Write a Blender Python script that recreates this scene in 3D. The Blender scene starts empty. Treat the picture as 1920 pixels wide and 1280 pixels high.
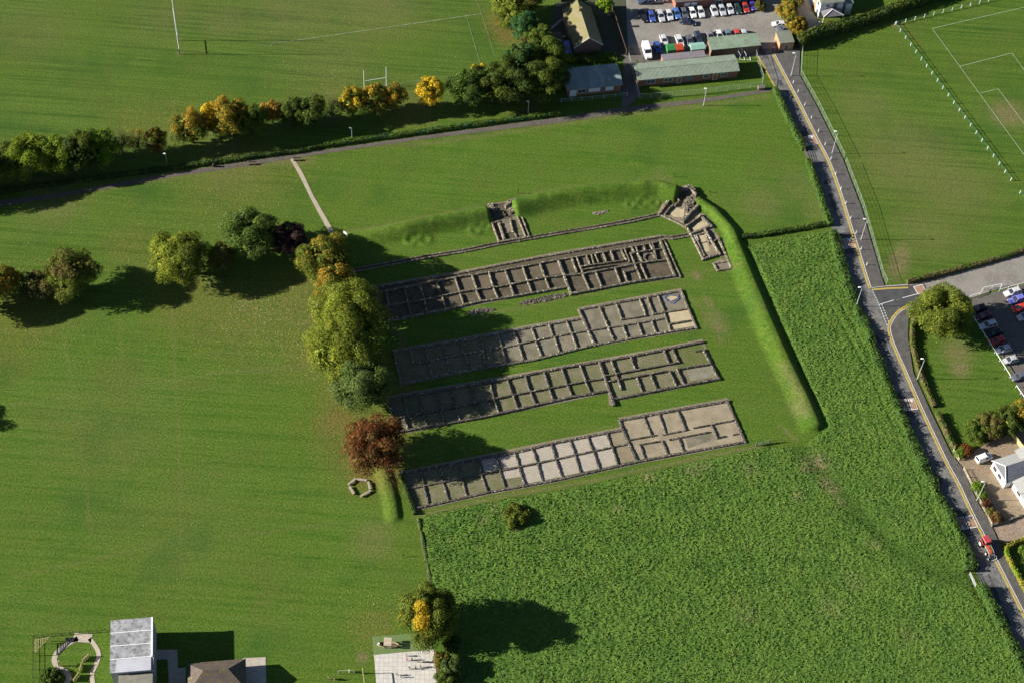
import bpy, math, random
import numpy as np
from mathutils import Vector, Matrix
R = math.radians
rng = np.random.default_rng(7)
random.seed(7)
SC = bpy.context.scene
COL = SC.collection

# ---------------------------------------------------------------- camera (aerial view, surveyed from the photograph)
FPX, DEP, ROLL, CAMH = 3271.84, R(53.2922), R(4.138), 333.99
_w = np.array([0, math.cos(DEP), -math.sin(DEP)])
_r0 = np.array([1.0, 0, 0]); _u0 = np.cross(_r0, _w)
_r = math.cos(ROLL)*_r0 + math.sin(ROLL)*_u0
_u = -math.sin(ROLL)*_r0 + math.cos(ROLL)*_u0
cd = bpy.data.cameras.new("camera"); cam = bpy.data.objects.new("camera", cd); COL.objects.link(cam)
cd.sensor_width = 36; cd.lens = FPX/1920*36; cd.clip_start = 1; cd.clip_end = 8000
cam.matrix_world = Matrix(((_r[0], _u[0], -_w[0], 0), (_r[1], _u[1], -_w[1], 0), (_r[2], _u[2], -_w[2], CAMH), (0, 0, 0, 1)))
SC.camera = cam

# ---------------------------------------------------------------- world, sun, exposure
SUN_EL, SHADOW_AZ = R(22.8), R(5.8)
wd = bpy.data.worlds.new("World"); SC.world = wd; wd.use_nodes = True
nt = wd.node_tree; bg = nt.nodes['Background']
sky = nt.nodes.new('ShaderNodeTexSky'); sky.sky_type = 'NISHITA'; sky.sun_disc = False
sky.sun_elevation = SUN_EL; sky.sun_rotation = R(90) - (SHADOW_AZ + math.pi)
sky.air_density = 0.62; sky.dust_density = 0.3; sky.altitude = 300
nt.links.new(sky.outputs[0], bg.inputs[0]); bg.inputs[1].default_value = 0.05
sl = bpy.data.lights.new("sun", 'SUN'); sl.energy = 5.0; sl.angle = R(0.5); sl.color = (1.0, 0.95, 0.86)
so = bpy.data.objects.new("sun", sl); COL.objects.link(so)
d = Vector((math.cos(SHADOW_AZ)*math.cos(SUN_EL), math.sin(SHADOW_AZ)*math.cos(SUN_EL), -math.sin(SUN_EL)))
so.rotation_euler = d.to_track_quat('-Z', 'Y').to_euler(); so.location = (-200, 0, 200)
SC.view_settings.view_transform = 'Standard'; SC.view_settings.look = 'None'
SC.view_settings.exposure = 1.30; SC.view_settings.gamma = 1.0

# ---------------------------------------------------------------- survey helpers
def P(px, py, z=0.0):
    """map position (1920x1280 survey sheet) -> ground coordinates at height z"""
    dv = _w*FPX + _r*(px-960) - _u*(py-640)
    t = (z-CAMH)/dv[2]
    return Vector((dv[0]*t, dv[1]*t, z))
def PL(pts, z=0.0): return [P(x, y, z) for x, y in pts]
def PA(pts, z=0.0): return np.array([P(x, y, z)[:2] for x, y in pts])

# ---------------------------------------------------------------- materials
def _nn(nt, t, **k):
    n = nt.nodes.new(t)
    for a, b in k.items(): setattr(n, a, b)
    return n
def c4(c): return (c[0], c[1], c[2], 1)
def noise(nt, vec, scale, detail=4, rough=.55, dist=0):
    n = _nn(nt, 'ShaderNodeTexNoise'); n.inputs['Scale'].default_value = scale
    n.inputs['Detail'].default_value = detail; n.inputs['Roughness'].default_value = rough; n.inputs['Distortion'].default_value = dist
    nt.links.new(vec, n.inputs['Vector']); return n.outputs['Fac']
def ramp(nt, fac, stops):
    n = _nn(nt, 'ShaderNodeValToRGB'); e = n.color_ramp.elements
    while len(e) < len(stops): e.new(.5)
    for i, (p, c) in enumerate(stops): e[i].position = p; e[i].color = c4(c)
    nt.links.new(fac, n.inputs[0]); return n.outputs[0]
def mixc(nt, fac, a, b, mode='MIX'):
    n = _nn(nt, 'ShaderNodeMix', data_type='RGBA', blend_type=mode)
    for v, s in ((fac, n.inputs[0]), (a, n.inputs[6]), (b, n.inputs[7])):
        if isinstance(v, (int, float)): s.default_value = v
        elif isinstance(v, tuple): s.default_value = c4(v)
        else: nt.links.new(v, s)
    return n.outputs[2]
def mth(nt, op, a, b=None, clamp=False):
    n = _nn(nt, 'ShaderNodeMath', operation=op, use_clamp=clamp)
    for v, s in ((a, n.inputs[0]), (b, n.inputs[1])):
        if v is None: continue
        if isinstance(v, (int, float)): s.default_value = v
        else: nt.links.new(v, s)
    return n.outputs[0]
def newmat(name):
    m = bpy.data.materials.new(name); m.use_nodes = True; nt = m.node_tree
    b = nt.nodes['Principled BSDF']; return m, nt, b
def pos(nt, scale=(1, 1, 1), obj=False, rot=0):
    if obj: v = _nn(nt, 'ShaderNodeTexCoord').outputs['Object']
    else: v = _nn(nt, 'ShaderNodeNewGeometry').outputs['Position']
    if scale != (1, 1, 1) or rot:
        m = _nn(nt, 'ShaderNodeMapping'); m.inputs['Scale'].default_value = scale; m.inputs['Rotation'].default_value[2] = rot
        nt.links.new(v, m.inputs['Vector']); v = m.outputs[0]
    return v
def bumpn(nt, b, h, strength, dist):
    n = _nn(nt, 'ShaderNodeBump'); n.inputs['Strength'].default_value = strength; n.inputs['Distance'].default_value = dist
    nt.links.new(h, n.inputs['Height']); nt.links.new(n.outputs[0], b.inputs['Normal'])
def pm(name, c, c2=None, scale=1.5, rough=.85, c3=None, s2=None, bump=0, bs=8, metal=0, spec=.3, obj=False, stripes=None, st=(1, 1, 1)):
    """painted / sheet / ground material: two or three tones broken up by noise, optional ribs"""
    m, nt, b = newmat(name)
    b.inputs['Roughness'].default_value = rough; b.inputs['Metallic'].default_value = metal
    b.inputs['Specular IOR Level'].default_value = spec
    v = pos(nt, st, obj=obj)
    if c2 is None: c2 = tuple(x*.8 for x in c)
    f = noise(nt, v, scale, 5, .6)
    col = ramp(nt, f, [(.40, c), (.60, c2)])
    if c3 is not None:
        f2 = noise(nt, v, s2 or scale*4, 4, .7)
        col = mixc(nt, ramp(nt, f2, [(.5, (0, 0, 0)), (.68, (1, 1, 1))]), col, c3)
    if stripes:
        w = _nn(nt, 'ShaderNodeTexWave', wave_type='BANDS', bands_direction=stripes[0]); w.inputs['Scale'].default_value = stripes[1]
        nt.links.new(pos(nt, obj=True), w.inputs['Vector'])
        col = mixc(nt, mth(nt, 'MULTIPLY', w.outputs['Fac'], stripes[2]), col, tuple(x*.35 for x in c))
        bumpn(nt, b, w.outputs['Fac'], .6, .06)
    elif bump: bumpn(nt, b, noise(nt, v, bs, 3, .6), 1.0, bump)
    nt.links.new(col, b.inputs['Base Color'])
    return m
MC = {}
def paint(c, rough=.45, metal=0):
    k = (tuple(round(x, 3) for x in c), rough, metal)
    if k not in MC: MC[k] = pm('paint', c, tuple(x*.82 for x in c), 2.5, rough, metal=metal, spec=.5)
    return MC[k]

# ---------------------------------------------------------------- object helpers
def tag(o, label=None, cat=None, group=None, kind=None):
    if label: o['label'] = label
    if cat: o['category'] = cat
    if group: o['group'] = group
    if kind: o['kind'] = kind
    return o
def thing(name, label, cat, loc=(0, 0, 0), rz=0, group=None):
    o = bpy.data.objects.new(name, None); COL.objects.link(o)
    o.location = loc; o.rotation_euler = (0, 0, rz); o.empty_display_size = .5
    return tag(o, label, cat, group)
class MB:
    def __init__(s): s.v = []; s.f = []; s.m = []; s.mi = 0
    def add(s, vs, fs):
        n = len(s.v); s.v += [tuple(v) for v in vs]; s.f += [tuple(i+n for i in f) for f in fs]; s.m += [s.mi]*len(fs); return s
    def box(s, x0, x1, y0, y1, z0, z1, tx=0, ty=0):
        s.add([(x0, y0, z0), (x1, y0, z0), (x1, y1, z0), (x0, y1, z0), (x0+tx, y0+ty, z1), (x1-tx, y0+ty, z1), (x1-tx, y1-ty, z1), (x0+tx, y1-ty, z1)],
              [(0, 3, 2, 1), (4, 5, 6, 7), (0, 1, 5, 4), (1, 2, 6, 5), (2, 3, 7, 6), (3, 0, 4, 7)]); return s
    def bar(s, a, b, w, h=None, up=(0, 0, 1)):
        a, b = Vector(a), Vector(b); dd = (b-a).normalized(); h = h or w; up = Vector(up)
        if abs(dd.dot(up)) > .95: up = Vector((1, 0, 0))
        sx = dd.cross(up).normalized()*w/2; sy = sx.cross(dd).normalized()*h/2
        s.add([a-sx-sy, a+sx-sy, a+sx+sy, a-sx+sy, b-sx-sy, b+sx-sy, b+sx+sy, b-sx+sy],
              [(0, 3, 2, 1), (4, 5, 6, 7), (0, 1, 5, 4), (1, 2, 6, 5), (2, 3, 7, 6), (3, 0, 4, 7)]); return s
    def tube(s, a, b, r0, r1=None, n=8):
        a, b = Vector(a), Vector(b); r1 = r0 if r1 is None else r1; dd = (b-a).normalized()
        up = Vector((0, 0, 1)) if abs(dd.z) < .9 else Vector((1, 0, 0)); x = dd.cross(up).normalized(); y = dd.cross(x)
        vs = []
        for p, r in ((a, r0), (b, r1)):
            for k in range(n):
                t = 2*math.pi*k/n; vs.append(p+x*math.cos(t)*r+y*math.sin(t)*r)
        s.add(vs, [tuple(range(n))[::-1], tuple(range(n, 2*n))]+[(k, (k+1) % n, n+(k+1) % n, n+k) for k in range(n)]); return s
    def poly(s, pts, z0, z1=None):
        n = len(pts)
        if z1 is None: s.add([(p[0], p[1], z0) for p in pts], [tuple(range(n))]); return s
        s.add([(p[0], p[1], z0) for p in pts]+[(p[0], p[1], z1) for p in pts],
              [tuple(range(n))[::-1], tuple(range(n, 2*n))]+[(k, (k+1) % n, n+(k+1) % n, n+k) for k in range(n)]); return s
    def build(s, name, mat, parent=None, smooth=False, label=None):
        me = bpy.data.meshes.new(name); me.from_pydata(s.v, [], s.f)
        mats = mat if isinstance(mat, (list, tuple)) else [mat]
        for q in mats: me.materials.append(q)
        if len(mats) > 1: me.polygons.foreach_set('material_index', s.m)
        if smooth: me.polygons.foreach_set('use_smooth', [True]*len(s.f))
        me.update(); o = bpy.data.objects.new(name, me); COL.objects.link(o)
        if parent: o.parent = parent
        if label: o['label'] = label
        return o
def copy_tree(o, parent=None):
    c = o.copy(); COL.objects.link(c)
    if parent: c.parent = parent
    for ch in list(o.children): copy_tree(ch, c)
    return c
def ccw(pts):
    a = sum(pts[i][0]*pts[(i+1) % len(pts)][1]-pts[(i+1) % len(pts)][0]*pts[i][1] for i in range(len(pts)))
    return list(pts) if a > 0 else list(pts)[::-1]
def sheet(name, px, z, mat, kind='structure', parent=None, label=None, cat=None):
    mb = MB().poly(ccw([p[:2] for p in PL(px)]), z)
    return tag(mb.build(name, mat, parent), label, cat, None, kind)
def offs(pts, d):
    """offset a polyline to its left by d"""
    out = []
    for i, p in enumerate(pts):
        a = pts[max(i-1, 0)]; b = pts[min(i+1, len(pts)-1)]
        t = Vector((b[0]-a[0], b[1]-a[1])).normalized(); out.append(Vector((p[0]-t.y*d, p[1]+t.x*d)))
    return out
def strip(mb, pts, d0, d1, z):
    a, b = offs(pts, d0), offs(pts, d1); n = len(pts)
    mb.add([(p.x, p.y, z) for p in a]+[(p.x, p.y, z) for p in b], [(i, i+1, n+i+1, n+i) if d1 > d0 else (i, n+i, n+i+1, i+1) for i in range(n-1)])
def resample(pts, step):
    out = [Vector(pts[0][:2])]
    for a, b in zip(pts[:-1], pts[1:]):
        a, b = Vector(a[:2]), Vector(b[:2]); n = max(1, int(round((b-a).length/step)))
        out += [a.lerp(b, k/n) for k in range(1, n+1)]
    return out

# ---------------------------------------------------------------- numpy helpers
def vnoise(x, y, seed=0):
    xi = np.floor(x).astype(np.int64); yi = np.floor(y).astype(np.int64); fx = x-xi; fy = y-yi
    fx = fx*fx*(3-2*fx); fy = fy*fy*(3-2*fy)
    def h(a, b):
        n = (a*374761393 + b*668265263 + seed*974634777) & 0xffffffff
        n = ((n ^ (n >> 13))*1274126177) & 0xffffffff
        return ((n ^ (n >> 16)) & 0xffff)/65535.0
    return (h(xi, yi)*(1-fx)+h(xi+1, yi)*fx)*(1-fy)+(h(xi, yi+1)*(1-fx)+h(xi+1, yi+1)*fx)*fy
def fbm(x, y, seed=0, o=4):
    s = 0; a = .5; t = 0
    for k in range(o): s = s+a*vnoise(x*2**k, y*2**k, seed+k); t += a; a *= .5
    return s/t
def inpoly(X, Y, poly):
    ins = np.zeros(X.shape, bool); n = len(poly)
    for i in range(n):
        x0, y0 = poly[i]; x1, y1 = poly[(i+1) % n]
        if y0 == y1: continue
        c = ((y0 > Y) != (y1 > Y)) & (X < (x1-x0)*(Y-y0)/(y1-y0)+x0); ins ^= c
    return ins
def pdist(X, Y, line):
    """distance, signed side (+left) and arclength to a polyline"""
    D = np.full(X.shape, 1e9); S = np.zeros(X.shape); A = np.zeros(X.shape); L = 0
    for (x0, y0), (x1, y1) in zip(line[:-1], line[1:]):
        dx, dy = x1-x0, y1-y0; l = math.hypot(dx, dy)
        t = np.clip(((X-x0)*dx+(Y-y0)*dy)/l/l, 0, 1); qx, qy = x0+t*dx, y0+t*dy
        dd = np.hypot(X-qx, Y-qy); cr = dx*(Y-y0)-dy*(X-x0); m = dd < D
        D = np.where(m, dd, D); S = np.where(m, np.sign(cr), S); A = np.where(m, L+t*l, A); L += l
    return D, S, A, L
def npmesh(name, V, F, mat, cols=None, smooth=False, mi=None):
    me = bpy.data.meshes.new(name); V = np.asarray(V, np.float32); F = np.asarray(F, np.int32); k = F.shape[1]
    me.vertices.add(len(V)); me.vertices.foreach_set('co', V.ravel())
    me.loops.add(F.size); me.loops.foreach_set('vertex_index', F.ravel())
    me.polygons.add(len(F)); me.polygons.foreach_set('loop_start', np.arange(0, F.size, k, dtype=np.int32))
    for q in (mat if isinstance(mat, (list, tuple)) else [mat]): me.materials.append(q)
    me.update(calc_edges=True)
    if mi is not None: me.polygons.foreach_set('material_index', np.asarray(mi, np.int32))
    if smooth: me.polygons.foreach_set('use_smooth', np.ones(len(F), bool))
    for nm, c in (cols or {}).items():
        a = me.color_attributes.new(nm, 'FLOAT_COLOR', 'POINT'); a.data.foreach_set('color', np.asarray(c, np.float32).ravel())
    o = bpy.data.objects.new(name, me); COL.objects.link(o); return o
# ================================================================ GROUND
def sm(x): x = np.clip(x, 0, 1); return x*x*(3-2*x)
RAMP = [  # crest (map px, crest height), height, outer width, inner width, end tapers
 ([(660, 436), (700, 429), (760, 418), (820, 406), (870, 397), (914, 389)], 2.3, 2.0, 3.9, 9, .7),
 ([(966, 376), (1010, 365), (1060, 356), (1120, 348), (1180, 343), (1235, 341), (1270, 350)], 2.6, 2.2, 4.3, 1.2, .8),
 ([(1308, 371), (1340, 392), (1372, 428), (1392, 478), (1420, 545), (1452, 620), (1485, 690), (1512, 745), (1532, 792)], 1.2, 1.7, 4.4, 1.0, 2.4),
 ([(716, 872), (727, 905), (735, 938), (739, 966)], .7, 1.9, 2.2, .5, 2.4)]
RAMPW = [(PA(a, h), h, wo, wi, t0, t1) for a, h, wo, wi, t0, t1 in RAMP]
RINGS = [(770, 451, 1.25), (797, 450, 1.4), (891, 433, 1.3), (913, 425, 1.0), (1183, 384, 1.1), (1205, 381, 1.15), (1228, 381, 1.1)]
def height(X, Y):
    Z = np.zeros(X.shape)
    for ln, h, wo, wi, t0, t1 in RAMPW:
        x0, y0 = ln.min(0)-9; x1, y1 = ln.max(0)+9
        m = (X > x0) & (X < x1) & (Y > y0) & (Y < y1)
        if not m.any(): continue
        x, y = X[m], Y[m]; D, S, A, L = pdist(x, y, ln)
        w = np.where(S > 0, wo, wi if wi != 4.4 else 1.7+(wi-1.7)*sm((A-9)/16)); core = .35
        prof = 1-sm((D-core)/(w))
        # distance beyond the ends shrinks the bank
        p0, p1 = ln[0], ln[-1]; e0 = (ln[0]-ln[1])/np.linalg.norm(ln[0]-ln[1]); e1 = (ln[-1]-ln[-2])/np.linalg.norm(ln[-1]-ln[-2])
        o0 = (x-p0[0])*e0[0]+(y-p0[1])*e0[1]; o1 = (x-p1[0])*e1[0]+(y-p1[1])*e1[1]
        prof *= 1-sm(np.maximum(o0, 0)/t0); prof *= 1-sm(np.maximum(o1, 0)/t1)
        if t0 > 5: prof *= .5+.5*sm(A/15)
        hh = h*(1+.12*(fbm(x*.15, y*.15, 3, 3)-.5)*2+.06*(fbm(x*.55, y*.55, 6, 3)-.5)*2)
        Z[m] = np.maximum(Z[m], prof*hh)
    for px, py, r in RINGS:
        c = P(px, py); dd = np.hypot(X-c.x, Y-c.y); m = dd < r*2.4
        an = np.arctan2(Y[m]-c.y, X[m]-c.x)+px; Z[m] += .24*(1+.15*np.sin(an))*np.exp(-((dd[m]-r)/(r*.45))**2)
    return Z
def axis(lo, hi, step, far):
    core = np.arange(lo, hi+step, step)
    return np.concatenate([lo-np.array(far[::-1], float), core, hi+np.array(far, float)])
gx = axis(-152, 142, .42, [3, 10, 30, 80, 200, 600, 2500]); gy = axis(146, 398, .42, [3, 10, 30, 80, 200, 600, 2500])
X, Y = np.meshgrid(gx, gy); Z = height(X, Y)
Z += .05*(fbm(X*.12, Y*.12, 11, 3)-.5)*((np.abs(X) < 200) & (Y > 100) & (Y < 450))*(Z < .05)-.03
# --- soil and sward map (what grows there): R bare/dry, G leaf litter and yellowing, B mown bright, A darker fields (top left: lens vignette put into the colour)
dry = np.zeros(X.shape); yel = np.zeros(X.shape); lush = np.zeros(X.shape); darker = np.zeros(X.shape)
def blob(A, px, py, r, k=1.0, asp=1, ang=0, e=1.5):
    c = P(px, py); dx, dy = X-c.x, Y-c.y; ca, sa = math.cos(R(ang)), math.sin(R(ang))
    u, v = (dx*ca+dy*sa)/(r*asp), (-dx*sa+dy*ca)/r
    np.maximum(A, k*np.exp(-(u*u+v*v)**e), out=A)
def line(A, pts, w, k=1.0):
    ln = PA(pts); x0, y0 = ln.min(0)-w*4; x1, y1 = ln.max(0)+w*4; m = (X > x0) & (X < x1) & (Y > y0) & (Y < y1)
    D = pdist(X[m], Y[m], ln)[0]; A[m] = np.maximum(A[m], k*np.exp(-(D/w)**2))
FORT = PA([(640, 440), (915, 385), (960, 372), (1270, 335), (1330, 375), (1390, 440), (1545, 800), (1440, 832), (780, 965), (752, 885), (700, 700), (640, 520)])
lush[inpoly(X, Y, FORT)] = .75
NORTH = PA([(560, 305), (960, 245), (1444, 176), (1555, 415), (1390, 440), (1270, 335), (960, 372), (640, 438)]); lush[inpoly(X, Y, NORTH)] = .9
PARK = PA([(-400, 420), (0, 600), (330, 545), (560, 545), (620, 700), (700, 880), (760, 950), (806, 1095), (840, 1400), (-400, 1500)])
lush[inpoly(X, Y, PARK)] = .62
TOPF = PA([(-400, 330), (0, 330), (330, 270), (640, 240), (850, 190), (960, 100), (940, -300), (-500, -300)])
darker[inpoly(X, Y, TOPF)] = .8  # corner falloff of the lens painted into this field's grass tone
PITCH = PA([(1505, 95), (1760, -40), (2300, -150), (2300, 420), (1920, 470), (1700, 525), (1650, 530), (1520, 200)])
darker[inpoly(X, Y, PITCH)] = .45
for a in [(1700, 300, 14, .42), (1780, 350, 12, .38), (1620, 200, 8, .3), (1890, 215, 5, .9), (1740, 430, 9, .34), (560, 20, 16, .32), (700, 10, 14, .4), (620, 110, 14, .22), (420, 40, 8, .3), (100, 370, 9, .4),
          (700, 1010, 5, .4), (1340, 600, 3.2, .55), (1500, 765, 3, .5), (1240, 335, 3, .35), (60, 60, 12, .2), (430, 310, 10, .3), (300, 30, 10, .2), (1800, 690, 2.6, .95), (1795, 660, 4, .7), (1545, 700, 3, .3),
          (1430, 380, 6, .35), (1500, 350, 6, .3), (1530, 390, 4, .4), (200, 800, 16, .15), (350, 1000, 14, .12), (680, 1232, 1.4, .8), (1070, 870, 2, .5), (230, 445, 1.2, 0)]: blob(dry, *a)
for a in [(1685, 490, 2.6, .95, 2.6, 72), (1690, 470, 2.0, .7), (1306, 517, 1.0, 1, 1.8, -60), (1330, 570, 1.0, .7, 3, -65), (1345, 610, 1.6, .75, 2, -50), (337, 100, 1.0, .7), (334, 74, .9, .6), (684, 167, .8, .7), (724, 160, .8, .6),
          (1683, 47, 1.6, .8), (475, 306, 2.0, .8, 2.2, 8), (549, 300, 2.2, .6, 2.5, 8)]: blob(dry, *a)
line(dry, [(780, 966), (940, 930), (1100, 902), (1260, 868), (1430, 834)], .55, .62)
line(dry, [(783, 968), (800, 1050), (808, 1098)], .5, .45)
line(dry, [(640, 272), (800, 270), (960, 246), (1180, 215), (1440, 182)], .9, .4)
line(dry, [(150, 357), (330, 328), (480, 305), (560, 300)], 1.6, .45)
line(dry, [(1500, 845), (1540, 880), (1570, 930), (1640, 1010), (1700, 1070)], .8, .3)
for ln_, w_, k_ in (([(900, 592), (1070, 558), (1290, 514), (1385, 500)], .7, .28), ([(640, 436), (720, 424), (900, 386)], .6, .35), ([(975, 366), (1100, 346), (1240, 335)], .5, .3), ([(1300, 560), (1340, 610), (1352, 640)], .8, .35), ([(745, 760), (760, 640), (730, 600)], 1.0, .4), ([(1462, 500), (1440, 470)], .5, .3), ([(1090, 810), (1350, 755)], .5, .2), ([(120, 640), (150, 800), (170, 1000)], .35, .3), ([(320, 560), (335, 800), (340, 1090)], .35, .3), ([(225, 600), (235, 900)], .3, .25), ([(20, 760), (400, 700), (640, 680)], .6, .22), ([(30, 1080), (300, 1020), (640, 980)], .6, .2)): line(dry, ln_, w_, k_)
line(dry, [(1462, 797), (1485, 818), (1496, 824)], .4, .7)
line(dry, [(1470, 690), (1500, 745), (1512, 780)], 1.2, .45)
for a in [(700, 835, 11, .75), (600, 640, 12, .55), (560, 560, 12, .55), (430, 590, 14, .45), (350, 560, 10, .5), (300, 520, 8, .4), (330, 240, 10, .35), (260, 230, 8, .25), (640, 790, 5, .8), (935, 40, 4, .9), (955, 70, 3.5, .9), (980, 95, 3, .7),
          (700, 880, 5, .95), (680, 900, 4, .7), (640, 180, 6, .35), (760, 200, 8, .45), (780, 215, 6, .5), (250, 460, 7, .4), (50, 590, 10, .5), (20, 640, 8, .3), (640, 730, 6, .6), (700, 1180, 5, .5), (740, 895, 3, .7), (450, 330, 16, .3), (980, 190, 8, .5),
          (1480, 60, 7, .9), (1500, 20, 7, .9), (1880, 990, 8, 1), (1490, 90, 3, .6), (1430, 25, 3, .9)]: blob(yel, *a)
cols = np.stack([dry, yel, lush, darker], -1).reshape(-1, 4)
ny, nx = X.shape; idx = np.arange(nx*ny).reshape(ny, nx)
F = np.stack([idx[:-1, :-1], idx[:-1, 1:], idx[1:, 1:], idx[1:, :-1]], -1).reshape(-1, 4)

m, nt, b = newmat('grass_sward'); b.inputs['Roughness'].default_value = .95; b.inputs['Specular IOR Level'].default_value = .15
v = pos(nt); at = _nn(nt, 'ShaderNodeAttribute', attribute_name='sward')
sep = _nn(nt, 'ShaderNodeSeparateColor'); nt.links.new(at.outputs['Color'], sep.inputs[0])
n1 = noise(nt, v, .035, 3, .5); n2 = noise(nt, v, .28, 5, .65); n3 = noise(nt, v, 2.2, 4, .7); n4 = noise(nt, v, 7.0, 2, .7)
g1 = ramp(nt, n2, [(.30, (.034, .086, .005)), (.52, (.052, .112, .007)), (.72, (.080, .128, .011))])
g2 = ramp(nt, n2, [(.30, (.044, .112, .006)), (.52, (.064, .140, .009)), (.74, (.094, .160, .015))])
gold = ramp(nt, n2, [(.28, (.026, .066, .007)), (.55, (.040, .088, .010)), (.75, (.062, .102, .017))])  # darker greens, also carrying the painted vignette of the top-left field
g = mixc(nt, sep.outputs[2], g1, g2)
g = mixc(nt, at.outputs['Alpha'], g, gold)
# faint mowing passes, two directions
for ang, sc, k in ((R(12), 1, .62), (R(104), 1, .55)):
    s = noise(nt, pos(nt, (.018, .85, 1), rot=-ang), 1.0, 3, .6)
    g = mixc(nt, mth(nt, 'MULTIPLY', ramp(nt, s, [(.43, (0, 0, 0)), (.57, (1, 1, 1))]), k), g, (.112, .168, .022))
g = mixc(nt, ramp(nt, n1, [(.40, (0, 0, 0)), (.62, (.55, .55, .55))]), g, (.092, .138, .014))
g = mixc(nt, ramp(nt, noise(nt, v, .075, 5, .7), [(.50, (0, 0, 0)), (.68, (.5, .5, .5))]), g, (.104, .118, .024))
g = mixc(nt, ramp(nt, noise(nt, v, .05, 4, .6), [(.30, (.6, .6, .6)), (.46, (0, 0, 0))]), g, (.036, .096, .012))
g = mixc(nt, mth(nt, 'MULTIPLY', ramp(nt, n3, [(.42, (1, 1, 1)), (.60, (0, 0, 0))]), .55), g, (.014, .046, .004))
g = mixc(nt, mth(nt, 'MULTIPLY', ramp(nt, n4, [(.55, (0, 0, 0)), (.75, (1, 1, 1))]), .35), g, (.11, .17, .03))
lit = mixc(nt, ramp(nt, n3, [(.4, (0, 0, 0)), (.6, (1, 1, 1))]), (.135, .105, .028), (.200, .120, .035))
yf = mth(nt, 'MULTIPLY', sep.outputs[1], ramp(nt, noise(nt, v, 1.1, 5, .75), [(.38, (0, 0, 0)), (.62, (1, 1, 1))]))
g = mixc(nt, yf, g, lit)
dirt = mixc(nt, ramp(nt, n3, [(.4, (0, 0, 0)), (.65, (1, 1, 1))]), (.125, .105, .045), (.235, .165, .095))
df = mth(nt, 'MULTIPLY', sep.outputs[0], mth(nt, 'ADD', mth(nt, 'MULTIPLY', ramp(nt, noise(nt, v, .9, 5, .75), [(.36, (0, 0, 0)), (.6, (1, 1, 1))]), .75), .25))
g = mixc(nt, df, g, dirt)
nt.links.new(g, b.inputs['Base Color'])
hb = mth(nt, 'ADD', mth(nt, 'MULTIPLY', noise(nt, v, 3.5, 3, .7), .7), mth(nt, 'MULTIPLY', noise(nt, v, 12, 2, .6), .3))
bumpn(nt, b, hb, .55, .22)
MG = m
o = npmesh('ground', np.stack([X, Y, Z], -1).reshape(-1, 3), F, MG, {'sward': cols}, smooth=True); tag(o, 'mown grass fields with raised grassy banks round the ruins', None, None, 'structure')

# ---------------------------------------------------------------- rough meadow (long tussocky grass)
MEAD = [PA([(783, 968), (940, 937), (1100, 909), (1260, 874), (1430, 838), (1505, 836), (1552, 800), (1505, 700), (1462, 600), (1432, 530), (1408, 480), (1396, 462), (1470, 446), (1552, 432), (1575, 470), (1600, 540), (1628, 610), (1652, 680),
            (1690, 770), (1724, 850), (1758, 930), (1800, 1015), (1815, 1070), (1826, 1105), (1862, 1160), (1900, 1220), (1990, 1380), (1990, 1480), (840, 1480), (846, 1330), (830, 1150), (806, 1095), (797, 1040)])]
st = .22
mx = np.arange(-30, 140, st); my = np.arange(140, 312, st); Xm, Ym = np.meshgrid(mx, my)
ins = inpoly(Xm, Ym, MEAD[0]); Bd = pdist(Xm, Ym, np.vstack([MEAD[0], MEAD[0][:1]]))[0]
path = pdist(Xm, Ym, PA([(1500, 840), (1545, 885), (1600, 950), (1680, 1030), (1760, 1075), (1822, 1090)]))[0]
edge = sm(Bd/1.2)
a1_ = fbm(Xm*2.1, Ym*2.1, 21, 3); a2_ = fbm(Xm*.22, Ym*.22, 31, 3); a3_ = fbm(Xm*4.2, Ym*4.2, 41, 2)
tr = 1-.85*np.exp(-(path/(1.7+1.2*a2_))**2)
Hm = (.10+.34*sm((a1_-.26)/.5)*(.55+.9*a2_)+1.15*a3_)*edge*tr*.26
track = np.minimum(pdist(Xm, Ym, PA([(1560, 560), (1640, 700), (1720, 880), (1790, 1020)]))[0], 99)
Hm *= 1-.45*np.exp(-(np.abs(track-1.2)/.35)**2)
Zm = .012+Hm+height(Xm, Ym)
dm = np.zeros(Xm.shape)
for px, py, r, k in [(1535, 868, 2.2, 1), (1512, 875, 1.6, .9), (1548, 905, 1.8, .8), (1562, 918, 1.5, .9), (1575, 940, 1.2, .6), (1410, 880, 2.0, .35), (1215, 892, 1.8, .6), (1300, 880, 2.0, .5), (1320, 875, 1.5, .5), (1600, 1090, 2.5, .3), (1560, 1140, 2.5, .35), (1700, 1190, 2.2, .25), (1400, 1150, 2.5, .3), (1160, 955, 1.3, .5), (905, 975, 1.0, .6), (925, 950, 1.0, .6), (1090, 955, 1.2, .4), (1495, 930, 1.5, .4), (1640, 1020, 1.4, .4)]:
    c = P(px, py); dm = np.maximum(dm, k*np.exp(-((Xm-c.x)**2+(Ym-c.y)**2)/r**2))
mcol = np.stack([np.clip(1-tr, 0, 1), np.zeros_like(a1_), a1_, dm], -1)
nym, nxm = Xm.shape; im = np.arange(nxm*nym).reshape(nym, nxm)
ok = ins[:-1, :-1] & ins[1:, 1:] & ins[:-1, 1:] & ins[1:, :-1]
Fm = np.stack([im[:-1, :-1][ok], im[:-1, 1:][ok], im[1:, 1:][ok], im[1:, :-1][ok]], -1)
used, inv = np.unique(Fm, return_inverse=True); Fm2 = inv.reshape(Fm.shape)
Vm = np.stack([Xm, Ym, Zm], -1).reshape(-1, 3)[used]; Cm = mcol.reshape(-1, 4)[used]
m, nt, b = newmat('meadow_grass'); b.inputs['Roughness'].default_value = .9; b.inputs['Specular IOR Level'].default_value = .15
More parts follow.
